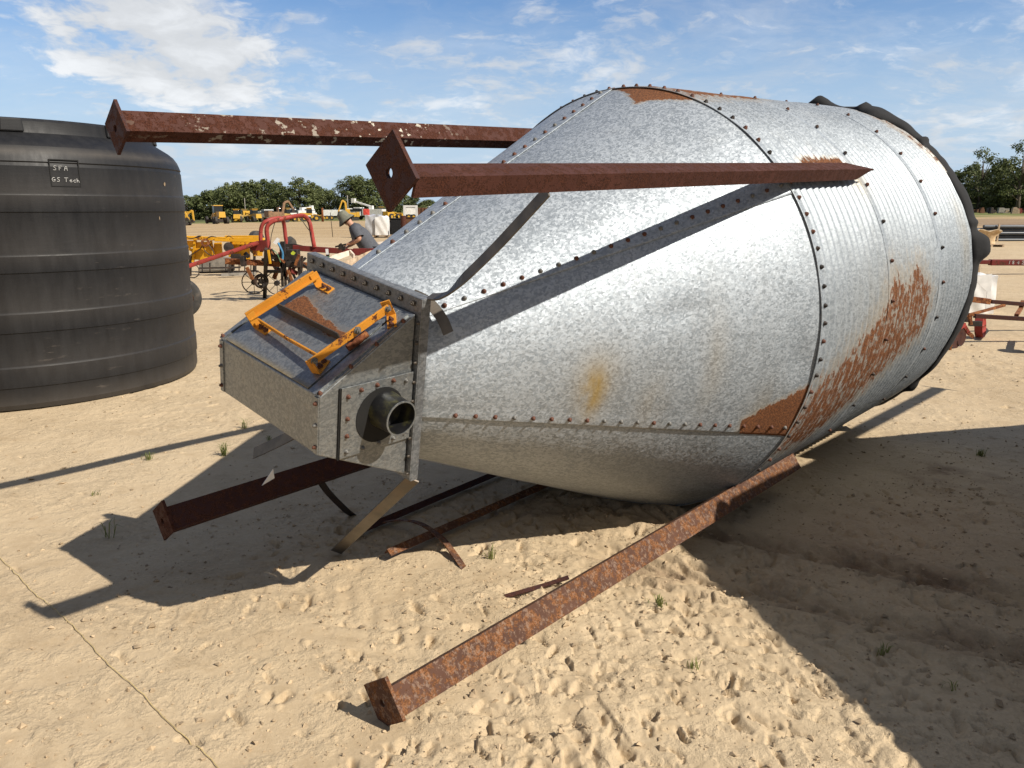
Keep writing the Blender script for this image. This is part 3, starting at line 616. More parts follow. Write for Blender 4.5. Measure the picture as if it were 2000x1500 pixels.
bin_root = empty('grain_bin', label='galvanised hopper bin lying on its side, cone and boot towards the viewer', cat='grain bin')
bin_root.matrix_world = BIN_M
build_bin(bin_root)
RT2 = math.sqrt(0.5)
c11, s11 = math.cos(R(11)), math.sin(R(11))
def rl(h, u): return (h * c11 - u * s11, h * s11 + u * c11)     # level frame -> rolled frame
H1 = rl(-0.700, 0.912); H2 = rl(0.914, 0.701); H3 = rl(0.707, -0.913); H4 = rl(-0.800, -0.715)
angle_leg(bin_root, H2, (H2[0] + 0.091, H2[1] + 0.002), (-0.978, 0.208), 0.088, (-0.208, -0.978), 0.054, 3.02, 0.0, M_STEEL, M_STEELD, mitre=0.17)
angle_leg(bin_root, H1, (H1[0] + 0.092, H1[1]), (-1, 1), 0.092, (-1, -1), 0.066, 2.95, -0.02, M_STEEL, M_STEELD, spots=True)
angle_leg(bin_root, H3, (H3[0] + 0.020, H3[1] + 0.074), (1, -1), 0.098, (-1, -0.92), 0.050, 2.86, 0.0, M_STEELP, M_STEELP)
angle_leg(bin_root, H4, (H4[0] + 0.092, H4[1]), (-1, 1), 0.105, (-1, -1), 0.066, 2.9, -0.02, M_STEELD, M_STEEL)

# --- boot (rolled frame). Front face at s=.10, flange at s=.50
X0, X1 = -0.322, 0.335
FT, FBm = 0.068, -0.145; BT, BB = 0.300, -0.335; SFR, SBK = 0.10, 0.487
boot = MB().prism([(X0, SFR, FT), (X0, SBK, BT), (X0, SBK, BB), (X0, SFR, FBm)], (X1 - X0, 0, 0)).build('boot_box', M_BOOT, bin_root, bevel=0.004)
# flange plate with folded lip
fp = MB()
fp.box((0, 0.497, 0), (0.715, 0.006, 0.715)); fp.box((0, 0.517, 0.3555), (0.715, 0.034, 0.005)); fp.box((0.3555, 0.517, -0.0025), (0.005, 0.034, 0.711)); fp.box((-0.3555, 0.517, -0.0025), (0.005, 0.034, 0.711)); fp.box((0, 0.517, -0.3605), (0.715, 0.034, 0.005))
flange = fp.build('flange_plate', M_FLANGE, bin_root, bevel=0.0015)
fl2 = MB(); fl2.box((0.02, 0.551, 0.345), (0.60, 0.030, 0.004)); fl2.build('flange_backing_strip', M_BOOT, bin_root)
for k in range(10): bolt_obj((-0.315 + 0.63 * k / 9, 0.4935, 0.333), (0, -1, 0), flange, 2, 0.010, True)
for k in range(9): bolt_obj((0.347, 0.4935, 0.27 - 0.60 * k / 8), (0, -1, 0), flange, 2, 0.0105)
# front corner trims: narrow folded strips down both front edges with bolts
for sx_, nn in ((X0 + 0.011, 3), (X1 - 0.013, 3)):
    tr = MB().box((sx_, SFR - 0.0025, (FT + FBm) / 2), (0.024, 0.004, FT - FBm - 0.006)).build('corner_strip', M_BOOT, bin_root)
    for k in range(nn): bolt_obj((sx_, SFR - 0.005, FBm + 0.028 + k * 0.080), (0, -1, 0), tr, k % 2, 0.012)
# side: loose bolted outlet plate, gap, hole, black discharge pipe
sp = MB(); sp.box((X1 + 0.009, (0.18 + 0.487) / 2, -0.046), (0.004, 0.487 - 0.18, 0.264)); 
side = sp.build('outlet_plate', M_BOOT, bin_root, bevel=0.001)
MB().box((X1 + 0.003, 0.178, -0.05), (0.006, 0.008, 0.268)).build('plate_gap', M_DARK, bin_root)
for (s, u) in ((0.205, 0.052), (0.205, -0.03), (0.205, -0.095), (0.205, -0.155), (0.258, 0.066), (0.325, 0.070), (0.395, 0.072), (0.452, 0.060), (0.462, -0.06), (0.462, -0.145), (0.275, -0.160), (0.345, -0.158), (0.41, -0.158)):
    bolt_obj((X1 + 0.0115, s, u), (1, 0, 0), side, 1 if (s > 0.44 or u < -0.15) else 0, 0.0125)
PC = (0.345, -0.048)
MB().lathe([(0.0, 0.0), (0.104, 0.0), (0.104, 0.002), (0.0, 0.0022)], (X1 + 0.0112, PC[0], PC[1]), (1, 0, 0), 40).build('outlet_hole', M_DARK, bin_root)
pp = MB(); TC = (0.362, -0.030)
pp.lathe([(0.070, 0.0), (0.067, 0.03), (0.066, 0.06), (0.064, 0.092), (0.059, 0.093), (0.058, 0.02), (0.0, 0.0195)], (X1 + 0.0135, TC[0], TC[1]), (1, 0, 0), 40)
pp.build('discharge_pipe', M_BLACKPL, bin_root, True, autosm=40)
MB().lathe([(0.059, 0), (0.0645, 0.0), (0.0645, 0.004), (0.059, 0.004), (0.059, 0)], (X1 + 0.1055, TC[0], TC[1]), (1, 0, 0), 40).build('pipe_rim', M_BOOT, bin_root, True, autosm=40)
# sloping top: lid plate, side rails, cross angle, orange hinge frame
TL = math.hypot(BT - FT, SBK - SFR); tv = Vector((0, (SBK - SFR) / TL, (BT - FT) / TL)); nv = Vector((0, -tv.z, tv.y)); XV = Vector((1, 0, 0)); A0 = Vector((0, SFR, FT))
def lp(x, t_, h=0.0): return A0 + XV * x + tv * t_ + nv * h
def lbox(mb, x0, x1, t0, t1, h0, h1, mi=0): return mb.box(lp((x0 + x1) / 2, (t0 + t1) / 2, (h0 + h1) / 2), (x1 - x0, t1 - t0, h1 - h0), (XV, tv, nv), mi)
lm_ = bpy.data.meshes.new('lid_plate')
xs = np.linspace(-0.290, 0.262, 70); ts = np.linspace(0.006, 0.435, 56); Xg, Tg = np.meshgrid(xs, ts, indexing='ij')
Vv = [tuple(lp(a, b, 0.006)) for a, b in zip(Xg.ravel(), Tg.ravel())]; n_, m_ = Xg.shape
lm_.from_pydata(Vv, [], [(i * m_ + j, i * m_ + j + 1, (i + 1) * m_ + j + 1, (i + 1) * m_ + j) for i in range(n_ - 1) for j in range(m_ - 1)]); lm_.materials.append(M_BOOT)
if lm_.polygons[0].normal.dot(nv) < 0: lm_.flip_normals()
LR = [(-0.222, 0.225), (0.30, 0.218), (0.30, 0.262), (0.20, 0.268), (0.12, 0.262), (0.03, 0.270), (-0.07, 0.292), (-0.13, 0.315), (-0.185, 0.330), (-0.215, 0.285)]
add_attr(lm_, 'rust', np.clip(0.5 + 18 * poly_sd(Xg, Tg, LR), -0.6, 1.5) ); 
add_attr(lm_, 'stain', np.exp(-(Tg / 0.02) ** 2) * 0.8)
lid = bpy.data.objects.new('lid_plate', lm_); C.objects.link(lid); lid.parent = bin_root; sm_ = lid.modifiers.new('sheet', 'SOLIDIFY'); sm_.thickness = 0.004; sm_.offset = -1
rl_ = MB(); lbox(rl_, 0.272, 0.333, 0.0, 0.43, 0.001, 0.005); lbox(rl_, 0.318, 0.322, 0.0, 0.43, 0.005, 0.012); rail = rl_.build('side_rail', M_BOOT, bin_root)
rl_ = MB(); lbox(rl_, -0.320, -0.298, 0.0, 0.43, 0.001, 0.009); rl_.build('side_rail', M_BOOT, bin_root)
for t_ in (0.012, 0.15, 0.27, 0.40): bolt_obj(lp(0.328, t_, 0.005), nv, rail, 0, 0.012)
bolt_obj(lp(-0.309, 0.01, 0.009), nv, rail, 0, 0.012)
MB().box(lp(-0.02, 0.222, 0.024), (0.41, 0.004, 0.036), (XV, tv, nv)).build('cross_angle', M_STRAP, bin_root)
MB().tube([lp(0.255, 0.20, 0.018), lp(0.262, 0.285, 0.018)], 0.013, 12).build('latch_rod', M_RUSTO, bin_root, True, autosm=50)
fr = empty('hinge_frame'); fr.parent = bin_root
a_ = MB(); a_.bar(lp(-0.238, 0.105, 0.058), lp(-0.180, 0.400, 0.058), 0.008, 0.028, nv); a_.bar(lp(-0.232, 0.106, 0.043), lp(-0.174, 0.401, 0.043), 0.024, 0.006, nv); a_.build('hinge_arm', M_ORANGE, fr, bevel=0.0015)
a_ = MB(); a_.bar(lp(0.240, 0.060, 0.060), lp(0.288, 0.392, 0.060), 0.008, 0.030, nv); ra = a_.build('hinge_arm', M_ORANGE, fr, bevel=0.0015)
a_ = MB(); a_.bar(lp(-0.205, 0.128, 0.030), lp(0.0, 0.116, 0.034), 0.006, 0.022, nv); a_.bar(lp(0.0, 0.116, 0.034), lp(0.232, 0.108, 0.046), 0.006, 0.020, nv); a_.build('cross_bar', M_ORANGE, fr, bevel=0.001)
def foot(x, t_, dx, dt, up=0.05):
    f_ = MB(); L = math.hypot(dx, dt); e = Vector((0, 0, 0)) + XV * (dx / L) + tv * (dt / L); sdv = nv.cross(e)
    f_.box(lp(x, t_, 0.009) + e * (L / 2), (0.034, L, 0.006), (sdv, e, nv)); f_.box(lp(x, t_, 0.009 + up / 2), (0.034, 0.006, up), (sdv, e, nv))
    o = f_.build('mounting_foot', M_ORANGE, fr, bevel=0.001)
    for k in (0.45, 0.85): bolt_obj(lp(x, t_, 0.0125) + e * (L * k), nv, o, 0, 0.010, True)
foot(-0.225, 0.118, 0.085, -0.004, 0.058); foot(0.236, 0.066, -0.02, 0.060, 0.055); foot(-0.178, 0.394, 0.085, -0.004, 0.055); foot(0.262, 0.400, 0.055, -0.045, 0.065)
bolt_obj(lp(0.247, 0.078, 0.062), XV, ra, 1, 0.012, True); bolt_obj(lp(0.272, 0.255, 0.062), XV, ra, 1, 0.013, True); bolt_obj(lp(0.288, 0.385, 0.062), XV, ra, 1, 0.012, True)

# --- flat braces between the legs and the boot
def strap(name, pts, w_, th, material, parent, ups, n=24):
    """flat bar swept along a smoothed path; ups = broad-face normals at the points (twists in between)"""
    P_ = [Vector(p) for p in pts]; U = [Vector(u) for u in ups]; vv = []; ff = []; m = len(P_) - 1
    seq = []
    for i in range(m):
        for k in range(n // m): seq.append((i, k / (n // m)))
    seq.append((m - 1, 1.0))
    def cr(a, b, c, d, q): return 0.5 * ((2 * b) + (c - a) * q + (2 * a - 5 * b + 4 * c - d) * q * q + (3 * b - a - 3 * c + d) * q ** 3)
    for i, q in seq:
        a, b, c_, d = P_[max(i - 1, 0)], P_[i], P_[i + 1], P_[min(i + 2, m)]
        p = cr(a, b, c_, d, q); dd = (cr(a, b, c_, d, q + 0.02) - cr(a, b, c_, d, q - 0.02)).normalized()
        u = (U[i] * (1 - q) + U[i + 1] * q); u = (u - dd * u.dot(dd)).normalized(); sdv = dd.cross(u)
        vv += [p + sdv * (i1 * w_ / 2) + u * (i2 * th / 2) for i1, i2 in ((-1, -1), (1, -1), (1, 1), (-1, 1))]
    k = len(seq)
    for i in range(k - 1):
        for c in range(4): ff.append((i * 4 + c, i * 4 + (c + 1) % 4, (i + 1) * 4 + (c + 1) % 4, (i + 1) * 4 + c))
    ff += [(0, 1, 2, 3), tuple((k - 1) * 4 + c for c in (3, 2, 1, 0))]
    return MB().add(vv, ff).build(name, material, parent)
strap('brace_strap', [(0.835, 0.525, 0.815), (0.66, 0.53, 0.62), (0.52, 0.53, 0.475), (0.43, 0.53, 0.39), (0.345, 0.535, 0.36)], 0.038, 0.006, M_STRAP, bin_root, [(0.05, -0.85, 0.4), (0.05, -0.85, 0.4), (0.1, -0.8, 0.5), (-0.75, -0.45, 0.5), (-0.2, -0.4, 0.9)])
strap('brace_strap', [(0.225, 0.56, 0.335), (0.285, 0.585, 0.318), (0.345, 0.60, 0.275), (0.385, 0.605, 0.225)], 0.04, 0.006, M_STRAP, bin_root, [(0.5, -0.5, 0.7), (0.6, -0.5, 0.6), (0.7, -0.6, 0.4), (0.7, -0.65, 0.25)])
strap('brace_strap', [(-0.30, 0.52, -0.37), (-0.55, 0.52, -0.56), (-0.80, 0.50, -0.74)], 0.055, 0.006, M_STRAP, bin_root, [(-0.3, -0.9, 0.3)] * 3)

# ------------------------------------------------------------------ black tarpaulin gathered over the roof end of the bin
def make_tarp():
    folds = [(84, 1.4, 0.030), (79, 6, 0.045), (69, 5, 0.022), (60.5, 1.0, 0.024), (36, 5, 0.014), (28, 1.2, 0.018), (-24, 5, 0.012), (-34, 2.2, 0.035), (-45, 6, 0.015), (-60, 5, 0.05), (100, 4, .07), (120, 5, .05), (150, 4, .06), (180, 5, .05), (210, 4, .06)]
    ang = np.linspace(-120, 240, 481); A = ang
    f = sum(h * np.exp(-((A - a) / w_) ** 2) for a, w_, h in folds); wr = 0.004 * np.abs(np.sin(np.radians(A) * 23 + 2 * np.sin(np.radians(A) * 7)))
    edge = 0.05 * fbm(np.radians(A) * 2, A * 0, 1.3, 3, 2) + 0.10 * np.exp(-((A - 78) / 6) ** 2)
    bulge = np.exp(-((A - 20.0) / 4.2) ** 4)
    rows = []
    base = RB + 0.016
    rows.append((base + 0.10 * f, SR - 0.045 - edge))
    rows.append((base + 0.004 + wr * 0.5 + f * 0.75 + 0.02 * bulge, SR - 0.010 - edge * 0.4))
    rows.append((base + 0.007 + wr + f + 0.050 * bulge, SR + 0.03 + 0 * A))
    rows.append((base + 0.004 + wr + f * 0.9 + 0.070 * bulge, SR + 0.09 + 0 * A))
    rows.append((base - 0.02 + f * 0.5 + 0.065 * bulge, SR + 0.15 + 0 * A)); rows.append((base * 0.8 + f * 0.3, SR + 0.24 + 0 * A)); rows.append((base * 0.45 + wr, SR + 0.42 + 0 * A)); rows.append((0 * A + 0.02, SR + 0.60 + 0 * A))
    rad = np.radians(A); V = [(r_[k] * math.cos(rad[k]), s_[k], r_[k] * math.sin(rad[k])) for r_, s_ in rows for k in range(len(A))]; m = len(A)
    F = [(i * m + j, i * m + j + 1, (i + 1) * m + j + 1, (i + 1) * m + j) for i in range(len(rows) - 1) for j in range(m - 1)]
    o = MB().add(V, F).build('tarpaulin', M_TARP, None, True); o.matrix_world = BIN_M
    s_ = o.modifiers.new('cloth', 'SOLIDIFY'); s_.thickness = 0.004
    meta(o, 'black tarpaulin gathered over the roof end of the lying bin', 'tarpaulin')
make_tarp()

# ------------------------------------------------------------------ loose rusty steel lying under the boot
BI = BIN_M.inverted()
def ground_angle(label, a, b, w_, roll, mat_):
    """angle iron lying on the sand from a to b (ridge up)"""
    a = Vector(a); b = Vector(b); d = (b - a).normalized(); up = Vector((0, 0, 1)); sdv = d.cross(up).normalized(); up = sdv.cross(d)
    r1 = sdv * math.cos(R(roll)) - up * math.sin(R(roll)); r2 = -sdv * math.sin(R(roll)) - up * math.cos(R(roll))
    L = (b - a).length; mb = MB(); th = 0.006
    mb.box((a + b) / 2 + r1 * w_ / 2, (w_, L, th), (r1, d, r1.cross(d))); mb.box((a + b) / 2 + r2 * (w_ + th) / 2 , (w_, L - 0.02, th), (r2, d, r2.cross(d)))
    o = mb.build('angle_iron', mat_); meta(o, label, 'angle iron', 'loose angle irons under the bin'); return o
ground_angle('rusty angle iron with its torn end sticking out in front of the bin', (-0.58, 3.42, 0.062), (0.42, 4.62, 0.07), 0.038, 42, M_STEELP)
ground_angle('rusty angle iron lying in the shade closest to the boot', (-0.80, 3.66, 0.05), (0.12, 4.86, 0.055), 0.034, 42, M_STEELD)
o = strap('flat_strap', [(-0.72, 3.83, 0.015), (-0.58, 3.79, 0.055), (-0.46, 3.70, 0.075), (-0.345, 3.575, 0.055), (-0.26, 3.42, 0.025), (-0.20, 3.30, -0.006)], 0.034, 0.006, M_STEELP, None, [(0.1, 0.1, 1)] * 6, 40)
meta(o, 'bent rusty flat strap lying across the two loose angle irons', 'metal strap')
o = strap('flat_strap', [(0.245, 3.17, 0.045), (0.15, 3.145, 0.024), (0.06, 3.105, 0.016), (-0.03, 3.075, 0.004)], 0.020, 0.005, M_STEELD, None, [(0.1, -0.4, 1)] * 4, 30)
meta(o, 'short curved rusty strap between the front leg and the dug-up sand', 'metal strap')
o = strap('flat_strap', [tuple(BIN_M @ Vector((0.335, 0.53, -0.372))), tuple((BIN_M @ Vector((0.335, 0.53, -0.372))).lerp(Vector((-0.835, 3.505, 0.012)), 0.33)), tuple((BIN_M @ Vector((0.335, 0.53, -0.372))).lerp(Vector((-0.835, 3.505, 0.012)), 0.67)), (-0.835, 3.505, 0.012)], 0.052, 0.006, M_STRAP, None, [(0.3, -0.9, 0.15)] * 4, 30)
o.parent = bin_root; o.matrix_parent_inverse = BI; o.name = 'brace_strap'
o = strap('flat_strap', [(-0.985, 3.75, 0.34), (-0.945, 3.83, 0.20), (-0.88, 3.93, 0.06), (-0.85, 3.99, 0.0)], 0.04, 0.006, M_IRON, None, [(-0.2, -0.9, -0.2)] * 4, 30)
o.parent = bin_root; o.matrix_parent_inverse = BI; o.name = 'brace_strap'
# paper tag standing on the shaded leg
p0 = BIN_M @ Vector((H4[0] + 0.06, 0.42, H4[1] + 0.06))
o = MB().prism([p0, p0 + Vector((0.055, 0.02, 0.030)), p0 + Vector((0.052, 0.018, 0.075))], Vector((0.002, -0.003, 0))).build('lot_tag', M_PAPER); meta(o, 'white paper tag on the dark shaded leg beside the boot', 'paper tag')
# twine on the sand
pts = [G(px, py) for px, py in ((-60, 1010), (0, 1090), (35, 1126), (70, 1163), (100, 1187), (130, 1212), (165, 1250), (215, 1302), (270, 1352), (330, 1412), (385, 1460), (440, 1512), (520, 1600))]
q = []
for i in range(len(pts) - 1):
    for k in range(6):
        v = pts[i].lerp(pts[i + 1], k / 6) + Vector((0.003 * math.sin(i * 7 + k * 2.1), 0.003 * math.cos(i * 3 + k), 0)); v.z = gz(v.x, v.y) + 0.005; q.append(v)
meta(MB().tube(q, 0.0014, 5).build('twine', M_STRING, None, True), 'thin yellow twine stretched across the sand at the lower left', 'twine')

# ------------------------------------------------------------------ second bin just outside the right edge of the picture: it throws the big shadow there
b2 = empty('grain_bin', label='galvanised hopper bin lying parallel to the first, out of frame to the right', cat='grain bin')
ah = Vector((0.687, 0.7265, 0)).normalized(); vh_ = Vector((ah.y, -ah.x, 0)); A_RIM = 3.80; V_OFF = 0.87
o2 = ah * (A_RIM + SR) + vh_ * V_OFF + Vector((0, 0, 1.10))
zc = Vector((0, 0, 1)); xc = -vh_; yc = -ah
b2.matrix_world = Matrix(((xc.x, yc.x, 0, o2.x), (xc.y, yc.y, 0, o2.y), (0, 0, 1, o2.z), (0, 0, 0, 1)))
build_bin(b2, False)
for ch in b2.children: ch.data.materials[0] = M_DULL
MB().lathe([(RB + 0.03, SR - 0.02), (RB + 0.03, SR), (0.12, SR + 1.20), (0.12, SR + 1.24), (0, SR + 1.25)], (0, 0, 0), (0, 1, 0), 48).build('roof_cone', M_CONE, b2, True, autosm=35)
for sx_, sz_ in ((1, 1), (-1, 1), (1, -1), (-1, -1)):
    m_ = MB(); cxy = RB * RT2; m_.box((sx_ * (cxy + 0.05), 1.45, sz_ * (cxy + 0.005)), (0.10, 2.9, 0.01)); m_.box((sx_ * (cxy + 0.005), 1.45, sz_ * (cxy + 0.06)), (0.01, 2.9, 0.10)); lg = m_.build('leg', M_STEEL, b2)
    MB().box((sx_ * (cxy + 0.03), -0.007, sz_ * (cxy + 0.03)), (0.15, 0.012, 0.15)).build('base_plate', M_STEELD, lg)
MB().prism([(-0.33, SFR, FT), (-0.33, SBK, BT), (-0.33, SBK, BB), (-0.33, SFR, FBm)], (0.66, 0, 0)).build('boot_box', M_BOOT, b2)

# ------------------------------------------------------------------ black water tank
TX, TY, TR_ = -4.72, 7.55, 1.55
tank = empty('water_tank', (TX, TY, 0), label='big round black plastic water tank standing on the sand at the left', cat='water tank')
def tank_prof():
    P_ = [(0.0, 0.0), (TR_ - 0.06, 0.0), (TR_ - 0.015, 0.02), (TR_, 0.06)]
    for lo, hi in ((0.20, 0.37), (0.64, 0.80), (1.11, 1.25), (1.58, 1.72)):
        P_ += [(TR_, lo - 0.012), (TR_ + 0.002, lo - 0.003), (TR_ + 0.008, lo + 0.001), (TR_ + 0.009, lo + 0.012), (TR_ + 0.009, hi - 0.012), (TR_ + 0.006, hi - 0.004), (TR_ + 0.001, hi + 0.002), (TR_, hi + 0.012)]
    P_ += [(TR_ - 0.004, 1.93), (TR_ - 0.012, 1.955), (TR_ - 0.004, 1.965), (TR_ - 0.015, 2.00), (TR_ - 0.03, 2.04), (TR_ - 0.06, 2.085), (TR_ - 0.10, 2.12), (1.38, 2.165), (1.35, 2.185), (1.335, 2.195), (1.325, 2.225), (1.318, 2.285), (1.30, 2.305), (1.25, 2.312), (0.60, 2.35), (0.0, 2.37)]
    return P_
prof = tank_prof(); body = MB().lathe(prof, (0, 0, 0), (0, 0, 1), 200).build('tank_body', M_TANK, tank, True, autosm=14)
zz_ = np.array([v.co.z for v in body.data.vertices]); add_attr(body.data, 'dust', np.clip(0.35 * np.exp(-((zz_ - 2.045) / 0.03) ** 2) + 0.25 * np.exp(-((zz_ - 0.05) / 0.10) ** 2) + 0.12 * ((np.abs(zz_ - 0.37) < 0.03) | (np.abs(zz_ - 0.80) < 0.03) | (np.abs(zz_ - 1.25) < 0.03) | (np.abs(zz_ - 1.72) < 0.03)), 0, 1))
for k in range(10):
    a = R(-53 + 36 * k); m_ = MB(); e = Vector((math.cos(a), math.sin(a), 0)); f_ = Vector((-e.y, e.x, 0))
    m_.box(e * 1.322 + Vector((0, 0, 2.25)), (0.06, 0.17, 0.105), (e, f_, Vector((0, 0, 1))), taper=(0.6, 0.9)); m_.build('lifting_lug', M_TANK, tank, bevel=0.012)
def cyl(px, py, r_=TR_ + 0.003):
    d = ray(px, py); ox, oy = -TX, -TY; a = d[0] ** 2 + d[1] ** 2; b = 2 * (ox * d[0] + oy * d[1]); c = ox * ox + oy * oy - r_ * r_; k = (-b - math.sqrt(max(b * b - 4 * a * c, 0))) / 2 / a
    return math.atan2(oy + k * d[1], ox + k * d[0]), CAMH + k * d[2]
def on_tank(a, z, r_): return Vector((r_ * math.cos(a), r_ * math.sin(a), z))
# recessed name panel with chalked words
a0, z1 = cyl(94, 310); a1, _ = cyl(153, 313); _, z0 = cyl(98, 364)
fr_ = MB()
for (b0, b1, h0, h1) in ((a0, a1, z1 - 0.008, z1), (a0, a1, z0, z0 + 0.006), (a0, a0 + 0.005, z0 + 0.006, z1 - 0.008), (a1 - 0.005, a1, z0 + 0.006, z1 - 0.008)):
    vv = []; n = 8
    for i in range(n + 1):
        a = b0 + (b1 - b0) * i / n; vv += [on_tank(a, h0, TR_ + 0.003), on_tank(a, h1, TR_ + 0.003), on_tank(a, h0, TR_ - 0.01), on_tank(a, h1, TR_ - 0.01)]
    ff = []
    for i in range(n): p_ = i * 4; ff += [(p_, p_ + 4, p_ + 5, p_ + 1), (p_ + 1, p_ + 5, p_ + 7, p_ + 3), (p_, p_ + 2, p_ + 6, p_ + 4)]
    fr_.add(vv, ff)
fr_.build('panel_edge', M_DARK, tank)
GLY = {'S': [[(.95, .98), (.4, 1), (.2, .75), (.78, .40), (.7, .05), (.0, .04)]], 'F': [[(.1, 0), (.15, .98), (.9, 1)], [(.12, .52), (.7, .56)]], 'A': [[(0, 0), (.25, .7), (.55, 1), (.78, .95), (.85, 0)], [(.15, .42), (.85, .45)]],
       'G': [[(.95, .95), (.5, 1.0), (.1, .55), (.3, .02), (.92, .08), (.95, .46)], [(.55, .46), (1.15, .46)]], 'T': [[(-.1, 1.0), (1.1, 1.04)], [(.48, 1.0), (.42, 0)]], 'e': [[(.05, .3), (.7, .38), (.6, .6), (.25, .58), (.05, .25), (.35, .0), (.8, .12)]], 'c': [[(.85, .56), (.35, .56), (.08, .28), (.35, 0), (.9, .04)]],
       'h': [[(.15, 0), (.15, 1)], [(.15, .35), (.5, .55), (.7, .4), (.75, 0), (1.1, .05)]], '1': [[(.3, 0), (.5, 1)]], '8': [[(.5, .5), (.2, .75), (.5, 1), (.8, .75), (.5, .5), (.15, .25), (.5, 0), (.85, .25), (.5, .5)]], '4': [[(.65, 0), (.7, 1), (.05, .35), (.95, .38)]], '2': [[(.1, .8), (.5, 1), (.85, .75), (.1, .02), (.95, .05)]]}
def write(mb, txt, place, size, r_, adv=1.25):
    x = 0
    for ch in txt:
        if ch == ' ': x += 0.7; continue
        for st in GLY[ch]:
            mb.tube([place((x + u * 0.8) * size, v * size) for u, v in st], r_, 5)
        x += adv * (0.72 if ch in '1ech' else 1)
for txt, px, py, sz in (('SFA', 104, 332, 0.033), ('GS Tech', 101.5, 354, 0.030)):
    wr_ = MB(); aa, zb = cyl(px, py); write(wr_, txt, lambda x, y, aa=aa, zb=zb: on_tank(aa + x / TR_, zb + y - 0.02 * x, TR_ + 0.001), sz, 0.0018, 1.22); wr_.build('chalk_writing', M_CHALK, tank)
# worn smears on the shell
def smear(px, py, w_, h_, col):
    aa, zb = cyl(px, py); m_ = MB(); n = 9; pts = []
    for k in range(n):
        q_ = 2 * math.pi * k / n; pts.append(on_tank(aa + w_ / TR_ * math.cos(q_) * random.uniform(0.6, 1), zb + h_ * math.sin(q_) * random.uniform(0.6, 1), TR_ + 0.0015))
    m_.add(pts, [tuple(range(n))]); return m_
random.seed(5)
M_MUD = plain('dried_mud', (0.26, 0.19, 0.12), 0.9)
sm2 = MB()
for a in ((322, 360, .018, .022), (325, 395, .012, .02), (321, 402, .02, .008), (312, 426, .010, .022), (327, 388, .010, .015)): k = smear(*a, None); sm2.add(k.v, k.f)
sm2.build('mud_smear', M_MUD, tank)
# tyre behind the tank
tw = empty('tyre', (-4.98, 11.9, 0.30), label='grey-black tyre on the sand peeping out behind the black tank', cat='tyre')
MB().lathe([(0.19, -0.09), (0.26, -0.10), (0.298, -0.07), (0.302, 0.0), (0.298, 0.07), (0.26, 0.10), (0.19, 0.09)], (0, 0, 0), (0.35, -1, 0), 40).build('tread', M_RUBBER, tw, True)
MB().lathe([(0.19, 0.09), (0.17, 0.03), (0.05, 0.02), (0.05, 0.05), (0, 0.05)], (0, 0, 0), (0.35, -1, 0), 30).build('rim', M_RUSTO, tw, True, autosm=40)

# ------------------------------------------------------------------ the yard behind: implements between tank and bin
def cluster(root, name, material, smooth=False, bevel=0.0):
    """returns a mesh collector whose build lands as a part of root, coordinates in the world"""
    m_ = MB(); m_.go = lambda **k: finish(m_, root, name, material, smooth, bevel); return m_
def finish(m_, root, name, material, smooth, bevel):
    o = m_.build(name, material, root, smooth, bevel, 45 if smooth else None); o.matrix_parent_inverse = Matrix.Translation(-root.location) if root.rotation_euler.z == 0 else root.matrix_basis.inverted(); return o
def px_tube(root, name, material, pts, r, n=8, Y=None):
    """pts: (px, py, Y) photo points with their surveyed distance"""
    return finish(MB().tube([W(*p) for p in pts], r, n), root, name, material, True, 0)

# -- red frame with hoops, toolbar and spoked coulters
hr = empty('red_implement', G(517, 583), label='red hooped farm implement with rusty toolbar and spoked wheels behind the boot', cat='farm implement')
def smooth_path(p, n=5):
    out = []
    for i in range(len(p) - 1):
        a, b, c, d = (Vector(p[max(0, min(len(p) - 1, i + k))]) for k in (-1, 0, 1, 2))
        for k in range(n):
            q_ = k / n; out.append(tuple(0.5 * ((2 * b) + (c - a) * q_ + (2 * a - 5 * b + 4 * c - d) * q_ * q_ + (3 * b - a - 3 * c + d) * q_ ** 3)))
    return out + [tuple(p[-1])]
px_tube(hr, 'hoop', M_RED, smooth_path([(511, 492, 14.6), (509, 462, 14.6), (512, 440, 14.6), (524, 430, 14.65), (542, 426, 14.8), (551, 428, 15.0), (555, 440, 15.1), (558, 465, 15.1), (561, 480, 15.1)]), 0.036)
px_tube(hr, 'hoop', M_RED, smooth_path([(526, 500, 14.1), (523, 470, 14.1), (521, 446, 14.1), (530, 434, 14.12), (548, 428, 14.2), (585, 421, 14.45), (597, 424, 14.5), (605, 436, 14.5), (610, 462, 14.5), (614, 483, 14.5)]), 0.040)
px_tube(hr, 'tongue', M_RED, [(362, 522, 13.6), (430, 499, 13.7), (505, 474, 13.9)], 0.036)
m_ = cluster(hr, 'gusset', M_REDD); m_.prism([W(486, 474, 13.95), W(520, 468, 13.95), W(522, 490, 13.95), W(490, 489, 13.95)], (0, 0.03, 0)); m_.go()
px_tube(hr, 'hose', M_IRON, smooth_path([(537, 434, 14.15), (530, 460, 14.1), (528, 480, 14.05), (523, 492, 14)]), 0.007, 5)
px_tube(hr, 'hose', M_IRON, smooth_path([(588, 427, 14.4), (598, 442, 14.4), (607, 455, 14.45), (608, 470, 14.45)]), 0.008, 5)
m_ = cluster(hr, 'toolbar', M_RUSTO, bevel=0.006); m_.bar(W(440, 510, 14.0), W(600, 518, 14.3), 0.09, 0.10); m_.go()
m_ = cluster(hr, 'clamp', M_IRON); m_.bar(W(474, 500, 13.95), W(476, 520, 13.95), 0.06, 0.16, (0, 1, 0)); m_.bar(W(478, 494, 13.95), W(486, 502, 13.95), 0.06, 0.06); m_.go()
m_ = cluster(hr, 'upright', M_IRON); m_.bar(W(520, 486, 13.8), G(517, 582), 0.055, 0.055, (0, 1, 0)); m_.go()
